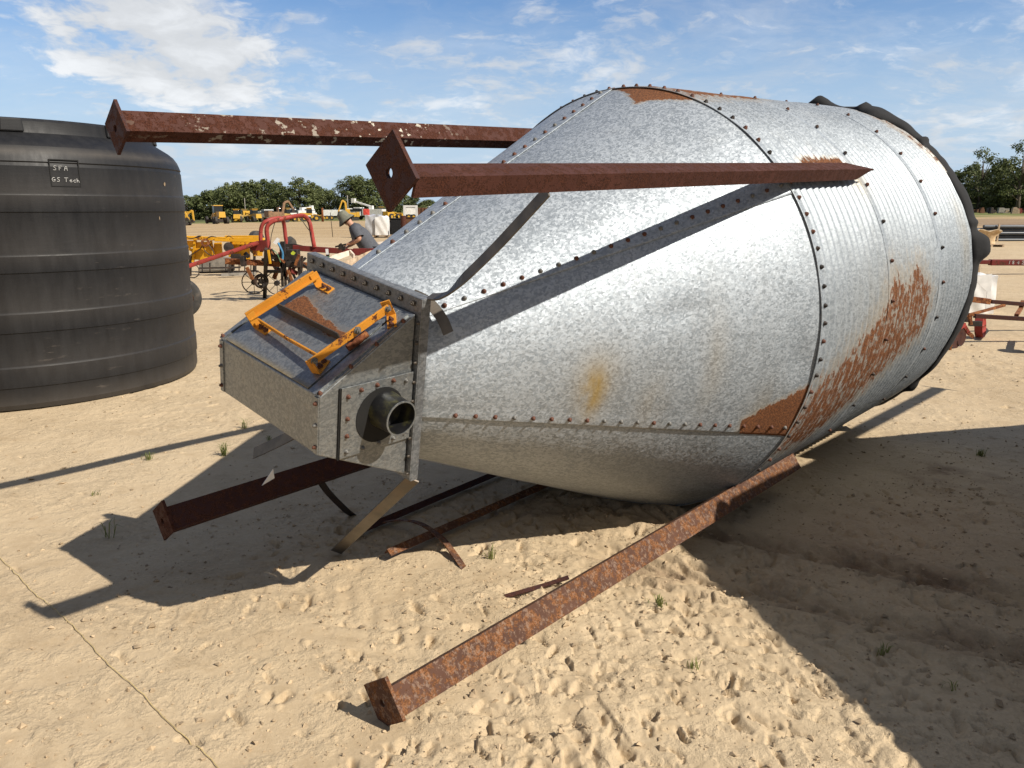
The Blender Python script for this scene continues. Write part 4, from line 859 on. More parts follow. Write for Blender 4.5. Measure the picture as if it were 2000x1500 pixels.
m_ = cluster(hr, 'upright', M_YEL); m_.bar(W(524, 488, 13.75), W(528, 515, 13.75), 0.03, 0.04, (0, 1, 0)); m_.go()
m_ = cluster(hr, 'shank', M_RUSTO); m_.bar(W(482, 522, 13.9), W(494, 546, 13.9), 0.05, 0.05, (0, 1, 0)); m_.go()
m_ = cluster(hr, 'shank', M_RUSTO); m_.bar(W(563, 528, 13.9), W(572, 552, 13.9), 0.04, 0.04, (0, 1, 0)); m_.go()
def spoked(root, c, r_, w_, material, axis=(0.25, -1, 0.0), ns=8):
    ax = Vector(axis).normalized(); u = ax.orthogonal().normalized(); v = ax.cross(u); c = Vector(c)
    rim = MB(); rim.tube([c + (u * math.cos(2 * math.pi * k / 28) + v * math.sin(2 * math.pi * k / 28)) * r_ for k in range(29)], w_, 6); o = finish(rim, root, 'wheel', material, True, 0)
    sp_ = MB(); 
    for k in range(ns): a = 2 * math.pi * k / ns; sp_.tube([c, c + (u * math.cos(a) + v * math.sin(a)) * r_], w_ * 0.55, 5)
    sp_.lathe([(0, -.05), (.05, -.05), (.05, .05), (0, .05)], c, ax, 10); s_ = sp_.build('spokes', material, o)
    return o
spoked(hr, W(496, 551, 14.3), 0.205, 0.011, M_IRON); spoked(hr, W(541, 553, 14.7), 0.21, 0.010, M_IRON, (0.1, -1, 0)); spoked(hr, W(510, 549, 14.2), 0.10, 0.035, M_IRON, (0.4, -1, 0), 5)
m_ = cluster(hr, 'gearbox', M_IRON, bevel=0.01); m_.box(W(572, 502, 14.2), (0.22, 0.22, 0.26)); m_.box(W(575, 516, 14.1), (0.26, 0.16, 0.10)); m_.box(W(560, 492, 14.3), (0.08, 0.1, 0.16)); m_.go()
m_ = cluster(hr, 'shank_group', M_IRON)
for a, b in (((548, 474), (552, 560)), ((556, 500), (558, 566)), ((566, 505), (566, 560)), ((582, 512), (586, 545)), ((545, 500), (560, 545)), ((590, 500), (588, 540))): m_.bar(W(*a, 14.1), W(*b, 14.1), 0.035, 0.05, (0, 1, 0))
m_.box(W(553, 484, 14.0), (0.07, 0.09, 0.22)); m_.box(W(535, 530, 14.25), (0.34, 0.1, 0.05)); m_.go()
px_tube(hr, 'hose', M_BLUE, smooth_path([(543, 474, 13.9), (548, 484, 13.9), (552, 494, 13.9), (552, 506, 13.9)]), 0.020, 6)
px_tube(hr, 'hose', M_GREEN, smooth_path([(533, 488, 13.9), (541, 495, 13.9), (548, 512, 13.9)]), 0.008, 5)
m_ = cluster(hr, 'paper_tag', M_PAPER); m_.prism([W(533, 474, 13.85), W(541, 464, 13.85), W(547, 467, 13.85), W(540, 478, 13.85)], (0, 0.004, 0)); m_.go()
m_ = cluster(hr, 'lime_tag', M_LIME); m_.prism([W(568, 494, 13.85), W(572, 490, 13.85), W(577, 494, 13.85), W(574, 498, 13.85), W(569, 497, 13.85)], (0, 0.01, 0)); m_.go()
m_ = cluster(hr, 'frame_beam', M_REDD, bevel=0.006); m_.bar(W(572, 484, 14.5), W(690, 492, 14.6), 0.06, 0.10); m_.bar(W(690, 492, 14.6), W(772, 492, 14.7), 0.06, 0.13); m_.go()
m_ = cluster(hr, 'beam_leg', M_IRON); m_.bar(W(640, 494, 14.55), G(641, 575) , 0.05, 0.05, (0, 1, 0)); m_.bar(W(752, 497, 14.7), Vector((W(752, 497, 14.7).x, 14.7, 0)), 0.05, 0.05, (0, 1, 0)); m_.go()
m_ = cluster(hr, 'lever_clamp', M_IRON); m_.bar(W(655, 482, 14.4), W(676, 477, 14.4), 0.035, 0.03); m_.bar(W(664, 476, 14.4), W(672, 489, 14.4), 0.05, 0.05, (0, 1, 0)); m_.box(W(668, 484, 14.4), (0.12, 0.06, 0.06)); m_.go()
m_ = cluster(hr, 'bracket', M_IRON); m_.box(W(567, 481, 14.9), (0.18, 0.12, 0.09)); m_.bar(W(575, 478, 14.6), W(600, 484, 14.6), 0.03, 0.04); m_.go()
o = MB().lathe([(0.0, -.06), (0.10, -.07), (0.14, 0), (0.10, .07), (0, .06)], W(567, 476, 15.2), (0.9, -0.4, 0), 20); finish(o, hr, 'gauge_tyre', M_RUBBER, True, 0)
m_ = cluster(hr, 'paper_tag', M_PAPER); m_.prism([W(635.5, 486, 14.45), W(641, 486, 14.45), W(642, 497, 14.45), W(636.5, 497, 14.45)], (0, 0.004, 0)); m_.go()

rs = random.Random(31)
for k in range(16):
    x, y = rs.uniform(528, 600), rs.uniform(498, 548); a = rs.uniform(-1.2, 1.2) + (1.57 if k % 2 else 0); L = rs.uniform(8, 22); Yk = rs.uniform(13.9, 14.8)
    m_ = cluster(hr, 'linkage', (M_IRON, M_RUSTO, M_IRON, M_REDD)[k % 4]); m_.bar(W(x - math.cos(a) * L, y - math.sin(a) * L, Yk), W(x + math.cos(a) * L, y + math.sin(a) * L, Yk + rs.uniform(-.1, .2)), rs.uniform(.025, .05), rs.uniform(.03, .07)); m_.go()
# -- yellow implement behind it
YY = 19.6
yl = empty('yellow_implement', G(430, 531), label='yellow tillage implement frame behind the black tank and the red hoops', cat='farm implement')
m_ = cluster(yl, 'top_beam', M_YEL, bevel=0.01); m_.bar(W(352, 464, YY), W(420, 466, YY), 0.12, 0.09); m_.bar(W(420, 467, YY - .1), W(516, 469, YY - .1), 0.12, 0.11); m_.bar(W(440, 462, YY + .6), W(510, 462, YY + .6), 0.10, 0.05); m_.go()
for a in (((378, 473), (411, 472), (418, 508), (372, 507)), ((361, 470), (384, 470), (380, 482), (360, 486)), ((418, 474), (432, 473), (434, 503), (416, 503)), ((452, 470), (486, 470), (488, 508), (455, 507)), ((362, 480), (380, 489), (378, 494), (361, 484)), ((440, 478), (464, 488), (462, 493), (436, 482)), ((492, 470), (510, 470), (512, 500), (494, 500))):
    m_ = cluster(yl, 'side_plate', M_YEL); m_.prism([W(x, y, YY + 0.05) for x, y in a], (0, 0.05, 0)); m_.go()
for a, b, k in (((381, 466), (377, 512), 0.05), ((412, 470), (418, 500), 0.04), ((452, 470), (449, 502), 0.05)):
    m_ = cluster(yl, 'strut', M_YEL); m_.bar(W(*a, YY), W(*b, YY), k, 0.06, (0, 1, 0)); m_.go()
for x in (372, 455, 497):
    m_ = cluster(yl, 'shank', M_IRON); p0 = W(x, 500, YY); m_.bar(p0, Vector((p0.x - 0.05, YY, 0.0)), 0.05, 0.06, (0, 1, 0)); m_.go()
o = MB().lathe([(0.05, -0.05), (0.10, -.05), (0.10, .05), (0.05, .05)], W(401, 474, YY - .15), (0.3, -1, 0.1), 18); finish(o, yl, 'hydraulic_motor', M_RUSTO, True, 0)
o = MB().lathe([(0.0, -0.05), (0.11, -.05), (0.12, .05), (0, .06)], W(447, 483, YY - .12), (0.2, -1, 0.1), 18); finish(o, yl, 'hub', M_IRON, True, 0)
for p_ in ([(396, 470), (398, 485), (404, 494), (413, 499)], [(397, 476), (390, 487), (376, 496), (366, 502)], [(407, 478), (415, 488), (418, 497), (413, 501)], [(362, 463), (372, 466), (383, 464), (392, 461)], [(400, 469), (412, 462), (424, 464), (438, 466), (446, 461), (452, 463)], [(384, 463), (388, 461), (393, 461)]):
    px_tube(yl, 'hose', M_IRON, smooth_path([(x, y, YY - 0.15) for x, y in p_]), 0.012, 5)
o = MB().lathe([(0.0, -.1), (0.22, -.12), (0.30, -.06), (0.30, .06), (0.22, .12), (0, .1)], W(501, 474, 20.6), (1, -0.3, 0), 24); finish(o, yl, 'gauge_tyre', M_RUBBER, True, 0)
m_ = cluster(yl, 'decal_hose_box', M_IRON); m_.box(W(461, 504, YY - .1), (0.22, 0.1, 0.2)); m_.go()
# -- grey harrow section on the ground between them
hw = empty('harrow', G(430, 534), label='low grey harrow section with tines lying on the sand under the yellow implement', cat='harrow')
m_ = cluster(hw, 'ballast_block', M_CONC, bevel=0.02); p0 = G(422, 532); m_.box((p0.x, p0.y + .1, 0.22), (0.85, 0.25, 0.36)); m_.go()
m_ = cluster(hw, 'bar', M_IRON); m_.bar(G(390, 532, 0.06), G(505, 530, 0.06), 0.05, 0.05); m_.bar(G(388, 524, 0.25), G(470, 522, 0.25), 0.04, 0.04); m_.go()
m_ = cluster(hw, 'bar', M_CONC); m_.bar(G(432, 537, 0.06), G(500, 534, 0.08), 0.07, 0.07); m_.go()
m_ = cluster(hw, 'tines', M_IRON)
for x in (395, 410, 441, 455, 467, 478, 490, 500): p0 = G(x, 533); m_.bar(p0, p0 + Vector((0.02, 0, 0.26)), 0.02, 0.03, (0, 1, 0))
m_.go()
px_tube(hr, 'hose', M_IRON, smooth_path([(368, 541, 13.5), (380, 542, 13.5), (388, 536, 13.5), (388, 524, 13.5), (383, 518, 13.5)]), 0.009, 5)

# -- wooden crate of timber on a low red trailer (its deck is hidden by the boot)
CY = 12.4
tr_ = empty('flat_trailer', (W(690, 540, CY).x, CY, 0), label='low red flat trailer under the wooden crate, mostly hidden by the bin boot', cat='trailer')
dz = W(690, 537, CY).z
m_ = cluster(tr_, 'deck', M_REDD, bevel=0.01); m_.box((W(690, 537, CY).x, CY + 0.25, dz - 0.05), (1.5, 1.2, 0.08)); m_.go()
for sx_ in (-0.55, 0.55):
    o = MB().lathe([(0.0, -.06), (0.16, -.08), (0.22, -.05), (0.22, .05), (0.16, .08), (0, .06)], (W(690, 540, CY).x + sx_, CY + 0.3, 0.22), (0, 1, 0), 24); finish(o, tr_, 'wheel', M_RUBBER, True, 0)
    m_ = cluster(tr_, 'axle_stand', M_IRON); m_.bar((W(690, 540, CY).x + sx_, CY + 0.3, 0.22), (W(690, 540, CY).x + sx_, CY + 0.3, dz - 0.09), 0.06, 0.06, (0, 1, 0)); m_.go()
cr_ = empty('wooden_crate', (W(690, 536, CY).x, CY, dz - 0.01), label='open weathered wooden crate on the red trailer behind the boot', cat='crate')
def crate_plank(pts, th, material): m_ = cluster(cr_, 'plank', material); m_.prism([W(*p) for p in pts], (0.02, th, 0.0)); m_.go()
crate_plank([(652, 520, 12.0), (724, 489, 12.6), (724, 508, 12.6), (656, 537, 12.0)], 0.03, M_WOOD)
crate_plank([(628, 508, 12.5), (649, 500, 12.7), (654, 509, 12.7), (634, 516, 12.5)], 0.03, M_WOODP)
crate_plank([(648, 499, 12.7), (681, 489, 13.0), (686, 497, 13.0), (654, 509, 12.7)], 0.03, M_WOODP)
crate_plank([(682, 488, 13.0), (690, 497, 12.9), (690, 505, 12.9), (683, 498, 13.0)], 0.03, M_WOODP)
m_ = cluster(cr_, 'base_board', M_WOOD); m_.box((W(690, 536, CY).x, CY + 0.2, dz + 0.03), (0.9, 0.7, 0.06)); m_.go()
o = MB().bar(W(684, 528, 11.9), W(727, 513, 12.2), 0.10, 0.07).build('timber_offcut', M_WOODP, None, bevel=0.004); meta(o, 'pale timber offcut lying beside the weathered crate behind the boot', 'timber')
sp0 = empty('scrap_parts', W(736, 520, 12.3), label='heap of rusty orange machine parts between the crate and the cone', cat='scrap')
rs = random.Random(4)
for k in range(7):
    m_ = cluster(sp0, 'rusty_part', M_RUSTO, bevel=0.006); p_ = W(728 + rs.uniform(0, 22), 510 + rs.uniform(0, 16), 12.3 + rs.uniform(0, 0.3)); d = Vector((rs.uniform(-1, 1), rs.uniform(-1, 1), rs.uniform(-.3, .6))).normalized() * 0.13; m_.bar(p_ - d, p_ + d, 0.05, 0.05); m_.go()
m_ = cluster(sp0, 'pallet', M_WOOD); pz = W(738, 530, 12.4); m_.box((pz.x, 12.5, pz.z / 2), (0.5, 0.5, pz.z)); m_.go()
o = MB().box(W(633, 504, 13.3), (0.30, 0.1, 0.05)).build('green_casting', M_GREEN, None, bevel=0.01); meta(o, 'small green casting lying by the red frame beam', 'machine part')
dz2 = W(740, 486, 15.6).z
tb = empty('steel_table', (W(740, 480, 15.6).x, 15.8, 0), label='dark low table of scrap and tarpaulin behind the working man', cat='table')
m_ = cluster(tb, 'table_top', M_IRON, bevel=0.01); m_.box((W(744, 484, 15.6).x, 15.9, dz2 + .02), (0.75, 0.8, 0.08)); m_.go()
for sx_ in (-.3, .3):
    m_ = cluster(tb, 'leg', M_IRON); m_.bar((W(744, 484, 15.6).x + sx_, 15.9, 0), (W(744, 484, 15.6).x + sx_, 15.9, dz2), 0.05, 0.05, (0, 1, 0)); m_.go()
for x, y, r_ in ((728, 478, .10), (748, 476, .16), (764, 479, .09)):
    o = MB().lathe([(0, 0), (r_, 0), (r_ * 1.05, .03), (r_ * .7, .07), (0, .08)], Vector((W(x, y, 15.8).x, 15.8, dz2 + 0.055)), (0, 0, 1), 14); finish(o, tb, 'scrap_disc', M_WOODP if r_ > .1 else M_IRON, True, 0)

# ------------------------------------------------------------------ the man bending over the red beam
def skin_body(name, joints, edges, material, parent, sub=2):
    names = list(joints); me = bpy.data.meshes.new(name); me.from_pydata([joints[k][0] for k in names], [(names.index(a), names.index(b)) for a, b in edges], [])
    o = bpy.data.objects.new(name, me); C.objects.link(o); o.parent = parent
    md = o.modifiers.new('skin', 'SKIN'); md.use_smooth_shade = True; md.branch_smoothing = 0.4
    if not me.skin_vertices: me.attributes.new
    for i, k in enumerate(names):
        r_ = joints[k][1]; me.skin_vertices[0].data[i].radius = (r_, r_) if not hasattr(r_, '__len__') else r_
        me.skin_vertices[0].data[i].use_root = (i == 0)
    sb_ = o.modifiers.new('subd', 'SUBSURF'); sb_.levels = sub; sb_.render_levels = sub
    me.materials.append(material); return o
PY = 15.5
pp0 = W(726, 500, PY)
man = empty('person', (pp0.x, PY, 0), label='person in grey t-shirt and wide sun hat bending over the red frame', cat='person')
def q3(px, py, dy=0.0): v = W(px, py, PY + dy); return (v.x - pp0.x, dy, v.z)
hipz = q3(724, 490)[2]
J = {'pelvis': ((0.02, 0, hipz), 0.165), 'waist': (q3(716, 476), 0.16), 'chest': (q3(703, 457), 0.185), 'neckb': (q3(690, 443), 0.085), 'neck': (q3(684, 437), 0.058), 'head': (q3(679, 431), 0.082), 'crown': (q3(671, 423), 0.085),
     'hipl': ((0.03, -.10, hipz - .05), 0.10), 'kneel': ((-.01, -.11, 0.46), 0.062), 'ankl': ((.05, -.11, 0.09), 0.042), 'toel': ((-.13, -.11, 0.035), 0.035),
     'hipr': ((0.03, .10, hipz - .05), 0.10), 'kneer': ((0.03, .12, 0.46), 0.062), 'ankr': ((.11, .12, 0.09), 0.042), 'toer': ((-.07, .12, 0.035), 0.035),
     'shl': (q3(692, 447, -.19), 0.085), 'elbl': (q3(703, 467, -.26), 0.056), 'wrl': (q3(684, 475, -.22), 0.038), 'palml': (q3(679, 477, -.21), 0.038),
     'shr': (q3(692, 447, .19), 0.085), 'elbr': (q3(698, 470, .24), 0.046), 'wrr': (q3(684, 480, .15), 0.032), 'palmr': (q3(680, 482, .10), 0.038)}
E_ = [('pelvis', 'waist'), ('waist', 'chest'), ('chest', 'neckb'), ('neckb', 'neck'), ('neck', 'head'), ('head', 'crown'), ('pelvis', 'hipl'), ('hipl', 'kneel'), ('kneel', 'ankl'), ('ankl', 'toel'), ('pelvis', 'hipr'), ('hipr', 'kneer'), ('kneer', 'ankr'), ('ankr', 'toer'), ('chest', 'shl'), ('shl', 'elbl'), ('elbl', 'wrl'), ('wrl', 'palml'), ('chest', 'shr'), ('shr', 'elbr'), ('elbr', 'wrr'), ('wrr', 'palmr')]
for s_ in 'lr':
    pc = Vector(J['palm' + s_][0]); base = (pc - Vector(J['wr' + s_][0])).normalized(); sdv = base.cross(Vector((0, 0, 1))).normalized(); dn = base.cross(sdv).normalized() * -1
    if dn.z > 0: dn = -dn
    for f, (off, L) in enumerate(((-.027, .085), (-.009, .095), (.009, .09), (.027, .07))):
        a = pc + sdv * off + base * 0.045; b = a + base * L * .5 + dn * L * .25; J[f'f{s_}{f}a'] = (tuple(a), 0.010); J[f'f{s_}{f}b'] = (tuple(b), 0.009); J[f'f{s_}{f}c'] = (tuple(b + dn * L * .4 + base * L * .1), 0.008)
        E_ += [('palm' + s_, f'f{s_}{f}a'), (f'f{s_}{f}a', f'f{s_}{f}b'), (f'f{s_}{f}b', f'f{s_}{f}c')]
    a = pc + sdv * (-.035) * (1 if s_ == 'l' else -1); J[f't{s_}a'] = (tuple(a), .011); J[f't{s_}b'] = (tuple(a + base * .05 + dn * .03), .009); E_ += [('palm' + s_, f't{s_}a'), (f't{s_}a', f't{s_}b')]
body_ = skin_body('body', J, E_, M_SKIN, man)
hd = Vector(J['head'][0]); cw = Vector(J['crown'][0]); hup = (cw - hd).normalized(); hf = Vector((-hup.z, 0, hup.x)) 
if hf.x > 0: hf = -hf
fc = hd + hup * 0.02
m_ = MB(); m_.lathe([(0, .10), (.012, .09), (.018, .07), (.02, .05)], fc, hf, 8); m_.build('nose', M_SKIN, body_, True)
for sgn in (-1, 1):
    MB().lathe([(0, .090), (.010, .086), (.012, .078)], fc + hup * .025 + Vector((0, sgn * .03, 0)), hf, 8).build('eye', M_DARK, body_, True)
    MB().lathe([(0, .012), (.02, .01), (.026, 0), (.02, -.01), (0, -.012)], fc + Vector((0, sgn * .088, 0)), (0, sgn, 0), 10).build('ear', M_SKIN, body_, True)
MB().lathe([(0, .081), (.022, .078), (.022, .074)], fc - hup * .045, hf, 8).build('mouth', M_BOLTR, body_, True)
def vs2(k, s=1.0, add=0.02): return (J[k][0], J[k][1] * s + add)
sm_ = MB(); hem = Vector((0.015, 0, hipz - .03))
def ell_tube(mb, pts, radii, n=18):
    vv = []; ff = []
    for i, p in enumerate(pts):
        d = (pts[min(i + 1, len(pts) - 1)] - pts[max(i - 1, 0)]).normalized(); side_ = Vector((0, 1, 0)); fr_2 = side_.cross(d).normalized()
        for k in range(n): a_2 = 2 * math.pi * k / n; vv.append(p + side_ * (math.cos(a_2) * radii[i][0]) + fr_2 * (math.sin(a_2) * radii[i][1] * (1 + 0.03 * math.sin(5 * a_2 + i))))
    for i in range(len(pts) - 1):
        for k in range(n): ff.append((i * n + k, i * n + (k + 1) % n, (i + 1) * n + (k + 1) % n, (i + 1) * n + k))
    mb.add(vv, ff)
Pj = lambda k: Vector(J[k][0])
ell_tube(sm_, [hem, Pj('waist'), Pj('chest').lerp(Pj('waist'), .4), Pj('chest'), Pj('chest').lerp(Pj('neckb'), .6), Pj('neckb').lerp(Pj('neck'), .5)], [(.215, .185), (.215, .175), (.225, .175), (.235, .165), (.20, .13), (.09, .08)])
for s_ in 'lr':
    sh_, el_ = Pj('sh' + s_), Pj('elb' + s_); sm_.tube([Pj('chest').lerp(sh_, .55) + Vector((-.01, 0, .03)), sh_ + Vector((0, 0, .012)), sh_.lerp(el_, .45), sh_.lerp(el_, .86)], [.13, .118, .102, .10], 14, cap=False)
so_ = sm_.build('tee_shirt', M_SHIRT, man, True); sb2 = so_.modifiers.new('subd', 'SUBSURF'); sb2.levels = 1; sb2.render_levels = 1
tj = {'p': ((0.02, 0, hipz - .03), .155)}
te = []
for s_ in 'lr':
    tj['h' + s_] = vs2('hip' + s_, 1, .014); tj['k' + s_] = vs2('knee' + s_, 1, .018); a = J['ank' + s_][0]; tj['a' + s_] = ((a[0], a[1], .10), .062); te += [('p', 'h' + s_), ('h' + s_, 'k' + s_), ('k' + s_, 'a' + s_)]
skin_body('trousers', tj, te, M_JEAN, man)
for s_ in 'lr':
    a = Vector(J['ank' + s_][0]); m_ = MB(); m_.tube([a + Vector((.05, 0, -.045)), a + Vector((-.05, 0, -.045)), a + Vector((-.17, 0, -.055)), a + Vector((-.21, 0, -.06))], [.045, .05, .045, .03], 10); m_.build('boot', M_IRON, man, True)
hat_o = Vector(q3(674, 427)); hax = (Vector(q3(658, 416)) - Vector(q3(676, 433))).normalized(); hax = (hax + Vector((0, 0, .25))).normalized()
h_ = MB(); h_.lathe([(0.182, -0.05), (0.178, -0.042), (0.145, 0.0), (0.118, 0.035), (0.108, 0.085), (0.098, 0.135), (0.06, 0.155), (0, 0.16)], hat_o - hax * .005, hax, 28); h_.lathe([(0.182, -0.052), (0.145, -0.006), (0.11, 0.03)], hat_o - hax * .005, hax, 28)
h_.build('sun_hat', M_HAT, man, True)
hp_ = MB(); hp_.lathe([(0.092, -.05), (.097, 0), (.095, .04)], hd + hup * .03 - hf * .012, hup, 16); hp_.build('hair', M_HAIR, man, True)

# ------------------------------------------------------------------ pallets and bags at mid distance
def bag_block(root, name, c, sz, material, bulge=0.06, seed=1, n=14):
    """soft-sided block: subdivided box with bulging, creased faces; c = base centre"""
    rs = np.random.RandomState(seed); mb = MB(); V = []; F = []; idx = {}
    def vid(i, j, k):
        if (i, j, k) not in idx:
            u, v, w_ = i / n * 2 - 1, j / n * 2 - 1, k / n
            bx = 1 + bulge * (1 - v * v) * math.sin(math.pi * w_) + 0.03 * math.sin(9 * w_ + 4 * v + seed); by = 1 + bulge * (1 - u * u) * math.sin(math.pi * w_) + 0.03 * math.sin(8 * w_ + 5 * u + seed)
            zt = w_ * (1 + 0.05 * math.sin(4 * u + seed) * w_ * math.cos(3 * v)) - 0.06 * w_ * (abs(u) ** 4 + abs(v) ** 4) * 0.5
            idx[(i, j, k)] = len(V); V.append((c[0] + u * bx * sz[0] / 2, c[1] + v * by * sz[1] / 2, c[2] + zt * sz[2]))
        return idx[(i, j, k)]
    for a in range(n):
        for b in range(n):
            for e in (0, n):
                F.append((vid(a, b, e), vid(a + 1, b, e), vid(a + 1, b + 1, e), vid(a, b + 1, e))); F.append((vid(a, e, b), vid(a + 1, e, b), vid(a + 1, e, b + 1), vid(a, e, b + 1))); F.append((vid(e, a, b), vid(e, a + 1, b), vid(e, a + 1, b + 1), vid(e, a, b + 1)))
    mb.add(V, F); return finish(mb, root, name, material, True, 0)
def pallet(root, c, w_, d_):
    for k in range(3): m_ = cluster(root, 'pallet_runner', M_WOOD); m_.box((c[0] + (k - 1) * w_ * .45, c[1], 0.05), (0.09, d_, 0.10)); m_.go()
    m_ = cluster(root, 'pallet_deck', M_WOOD); m_.box((c[0], c[1], 0.115), (w_, d_, 0.025)); m_.go()
b0 = G(735, 463); wb = empty('bag_pallet', (b0.x, b0.y, 0), label='pallet stacked with white wrapped bags behind the working man', cat='pallet of bags')
pallet(wb, (b0.x, b0.y), 1.4, 1.2); px_m = b0.y / FPX
bag_block(wb, 'wrapped_stack', (b0.x - .10, b0.y, .13), (0.85, 1.15, 1.15), M_CONC if False else plain('grey_shrink_wrap', (0.42, 0.43, 0.45), 0.35, 0, .15, 6), .05, 2)
bag_block(wb, 'bag_stack', (b0.x + .42, b0.y - .25, .13), (0.72, 0.9, 1.08), M_BAG, .08, 5)
bag_block(wb, 'red_cloth', (b0.x - .50, b0.y - .2, 1.28), (0.32, 0.3, 0.34), M_REDP, .1, 3, 8)
b1 = G(775, 462); bt_ = empty('black_tote', (b1.x, b1.y, 0), label='square black plastic tote beside the white bag pallet', cat='tote')
m_ = cluster(bt_, 'tote_body', M_TARP, bevel=0.05); m_.box((b1.x, b1.y + .3, 0.56), (0.72, 0.8, 0.92), taper=(1.06, 1.06)); m_.go(); m_ = cluster(bt_, 'tote_lid', M_TARP, bevel=0.03); m_.box((b1.x, b1.y + .3, 1.05), (0.8, 0.9, 0.06)); m_.go(); pallet(bt_, (b1.x, b1.y + .3), .8, .8)
m_ = cluster(bt_, 'grey_liner', M_CONC, bevel=.02); m_.box((b1.x - .46, b1.y + .2, 0.5), (.14, .5, .8)); m_.go()
b2_ = G(800, 464); dr = empty('rusty_bin', (b2_.x, b2_.y, 0), label='rust-brown steel box bin right of the black tote', cat='steel bin')
m_ = cluster(dr, 'shell', M_STEELP, bevel=.02); m_.box((b2_.x + .35, b2_.y + .5, 0.58), (1.15, 1.0, 1.10)); m_.go(); o = MB().lathe([(0, 0), (.17, 0), (.17, 1.2), (.12, 1.25), (0, 1.25)], (b2_.x - .33, b2_.y, 0), (0, 0, 1), 20); finish(o, dr, 'standpipe', M_STEEL, True, 0)
m_ = cluster(dr, 'rim', M_IRON); m_.bar((b2_.x - .25, b2_.y, 1.14), (b2_.x + .95, b2_.y, 1.14), .06, .06); m_.go()
wf = empty('tubular_gantry', (W(802, 440, 48).x, 48, 0), label='white tubular steel frame standing behind the rusty box bin', cat='steel frame')
for a, b in (((790, 402), (790, 446)), ((813, 402), (816, 448))): m_ = cluster(wf, 'post', M_WHITE); p_ = W(*b, 48.5); m_.bar(W(*a, 48.5), Vector((p_.x, 48.5, 0)), .13, .13, (0, 1, 0)); m_.go()
m_ = cluster(wf, 'top_rail', M_WHITE); m_.bar(W(788, 403, 48.5), W(815, 403, 48.5), .12, .12); m_.go(); m_ = cluster(wf, 'lower_rail', M_WHITE); m_.bar(W(791, 428, 48.4), W(814, 436, 48.4), .09, .09); m_.go()

# ------------------------------------------------------------------ right-hand side
b3 = G(1924, 482); ts = empty('tan_sack', (b3.x, b3.y, 0), label='slumped tan bulk sack on a pallet right of the bin', cat='bulk sack')
pallet(ts, (b3.x, b3.y), 1.1, 1.0)
mb = MB(); n = 20; rows = []
for k in range(9):
    w_ = k / 8; rr = 0.36 + 0.20 * w_ ** 2 - 0.06 * math.sin(math.pi * w_); rows.append([(b3.x + rr * math.cos(2 * math.pi * i / n) * (1 + 0.10 * math.sin(3 * i + 4 * w_)), b3.y + rr * math.sin(2 * math.pi * i / n), 0.13 + 0.58 * w_ + 0.05 * w_ * math.sin(i * 1.7)) for i in range(n)])
rows.append([(b3.x + .3 * math.cos(2 * math.pi * i / n), b3.y + .3 * math.sin(2 * math.pi * i / n), .66 + .04 * math.sin(i)) for i in range(n)]); rows.append([(b3.x, b3.y, .68)] * n)
mb.add([v for r_ in rows for v in r_], [(k * n + i, k * n + (i + 1) % n, (k + 1) * n + (i + 1) % n, (k + 1) * n + i) for k in range(len(rows) - 1) for i in range(n)]); finish(mb, ts, 'sack', M_TAN, True, 0)
# bundle of long dark pipes
pb = G(1960, 476); PYd = pb.y + 2.0
for row in range(5):
    for k in range(4 - row // 2):
        z = 0.095 + row * 0.165; yy_ = PYd + 0.19 * k + 0.095 * (row % 2); x0 = W(1897 + (22 if row == 4 else 0), 460, PYd).x; x1 = x0 + 11
        o = MB().tube([(x0 + 0.15 * ((k * 7 + row * 3) % 4), yy_, z), (x1, yy_, z)], 0.092, 12).build('pipe', M_PIPE, None, True, autosm=40)
        lv = ('on the ground', 'second from the ground', 'in the middle', 'second from the top', 'topmost')[row]
        dp = ('nearest the bin', 'second from the front', 'third from the front', 'at the back')[k]
        meta(o, f'long dark grey pipe {lv} of the pipe stack, {dp}', 'pipe', 'stack of long pipes')
for k in range(2):
    x = W(1945 + 120 * k, 460, PYd).x; MBs = MB().box((x, PYd - 0.16, 0.45), (0.08, 0.06, 0.9)); o = MBs.build('stack_stake', M_WOOD); meta(o, ('wooden stake holding the pipe stack behind the tan sack', 'wooden stake holding the pipe stack at its far right')[k], 'stake')
# red box beam with painted number
RBY = 20.0
rb = empty('red_beam', (W(1960, 513, RBY).x, RBY, 0), label='long dark red box beam with a chalked number right of the bin', cat='steel beam')
m_ = cluster(rb, 'beam', M_REDD, bevel=.01); m_.bar(W(1880, 511, RBY), W(1934, 512, RBY), .12, .10); m_.go(); m_ = cluster(rb, 'sleeve', M_REDD, bevel=.012); m_.bar(W(1933, 512.5, RBY), W(2120, 513, RBY), .16, .145); m_.go()
for x in (1905, 2060):
    m_ = cluster(rb, 'support_block', M_WOOD); p_ = W(x, 513, RBY); m_.box((p_.x, RBY, (p_.z - .06) / 2), (.16, .2, p_.z - .06)); m_.go()
nm = MB(); p_ = W(1969, 516.0, RBY - .085); write(nm, '1842', lambda x, y: Vector((p_.x + x, RBY - 0.0825, p_.z + y - 0.01 * x)), 0.085, 0.007, 1.45); finish(nm, rb, 'chalk_number', M_CHALK, False, 0)
# white bulk bag
b4 = Vector((W(1914, 600, 12.4).x, 12.4, 0)); wbg = empty('white_bag', b4, label='crumpled white bulk bag standing behind the rusty frame', cat='bulk bag')
bag_block(wbg, 'bag', (b4.x, b4.y + .2, 0), (0.42, 0.45, 0.60), M_BAG, .10, 7); m_ = cluster(wbg, 'bag_flap', M_BAG); m_.prism([W(1896, 540, 12.1), W(1938, 535, 12.1), W(1934, 600, 12.1), W(1925, 606, 12.1), W(1928, 570, 12.1)], (0, .01, 0)); m_.go()
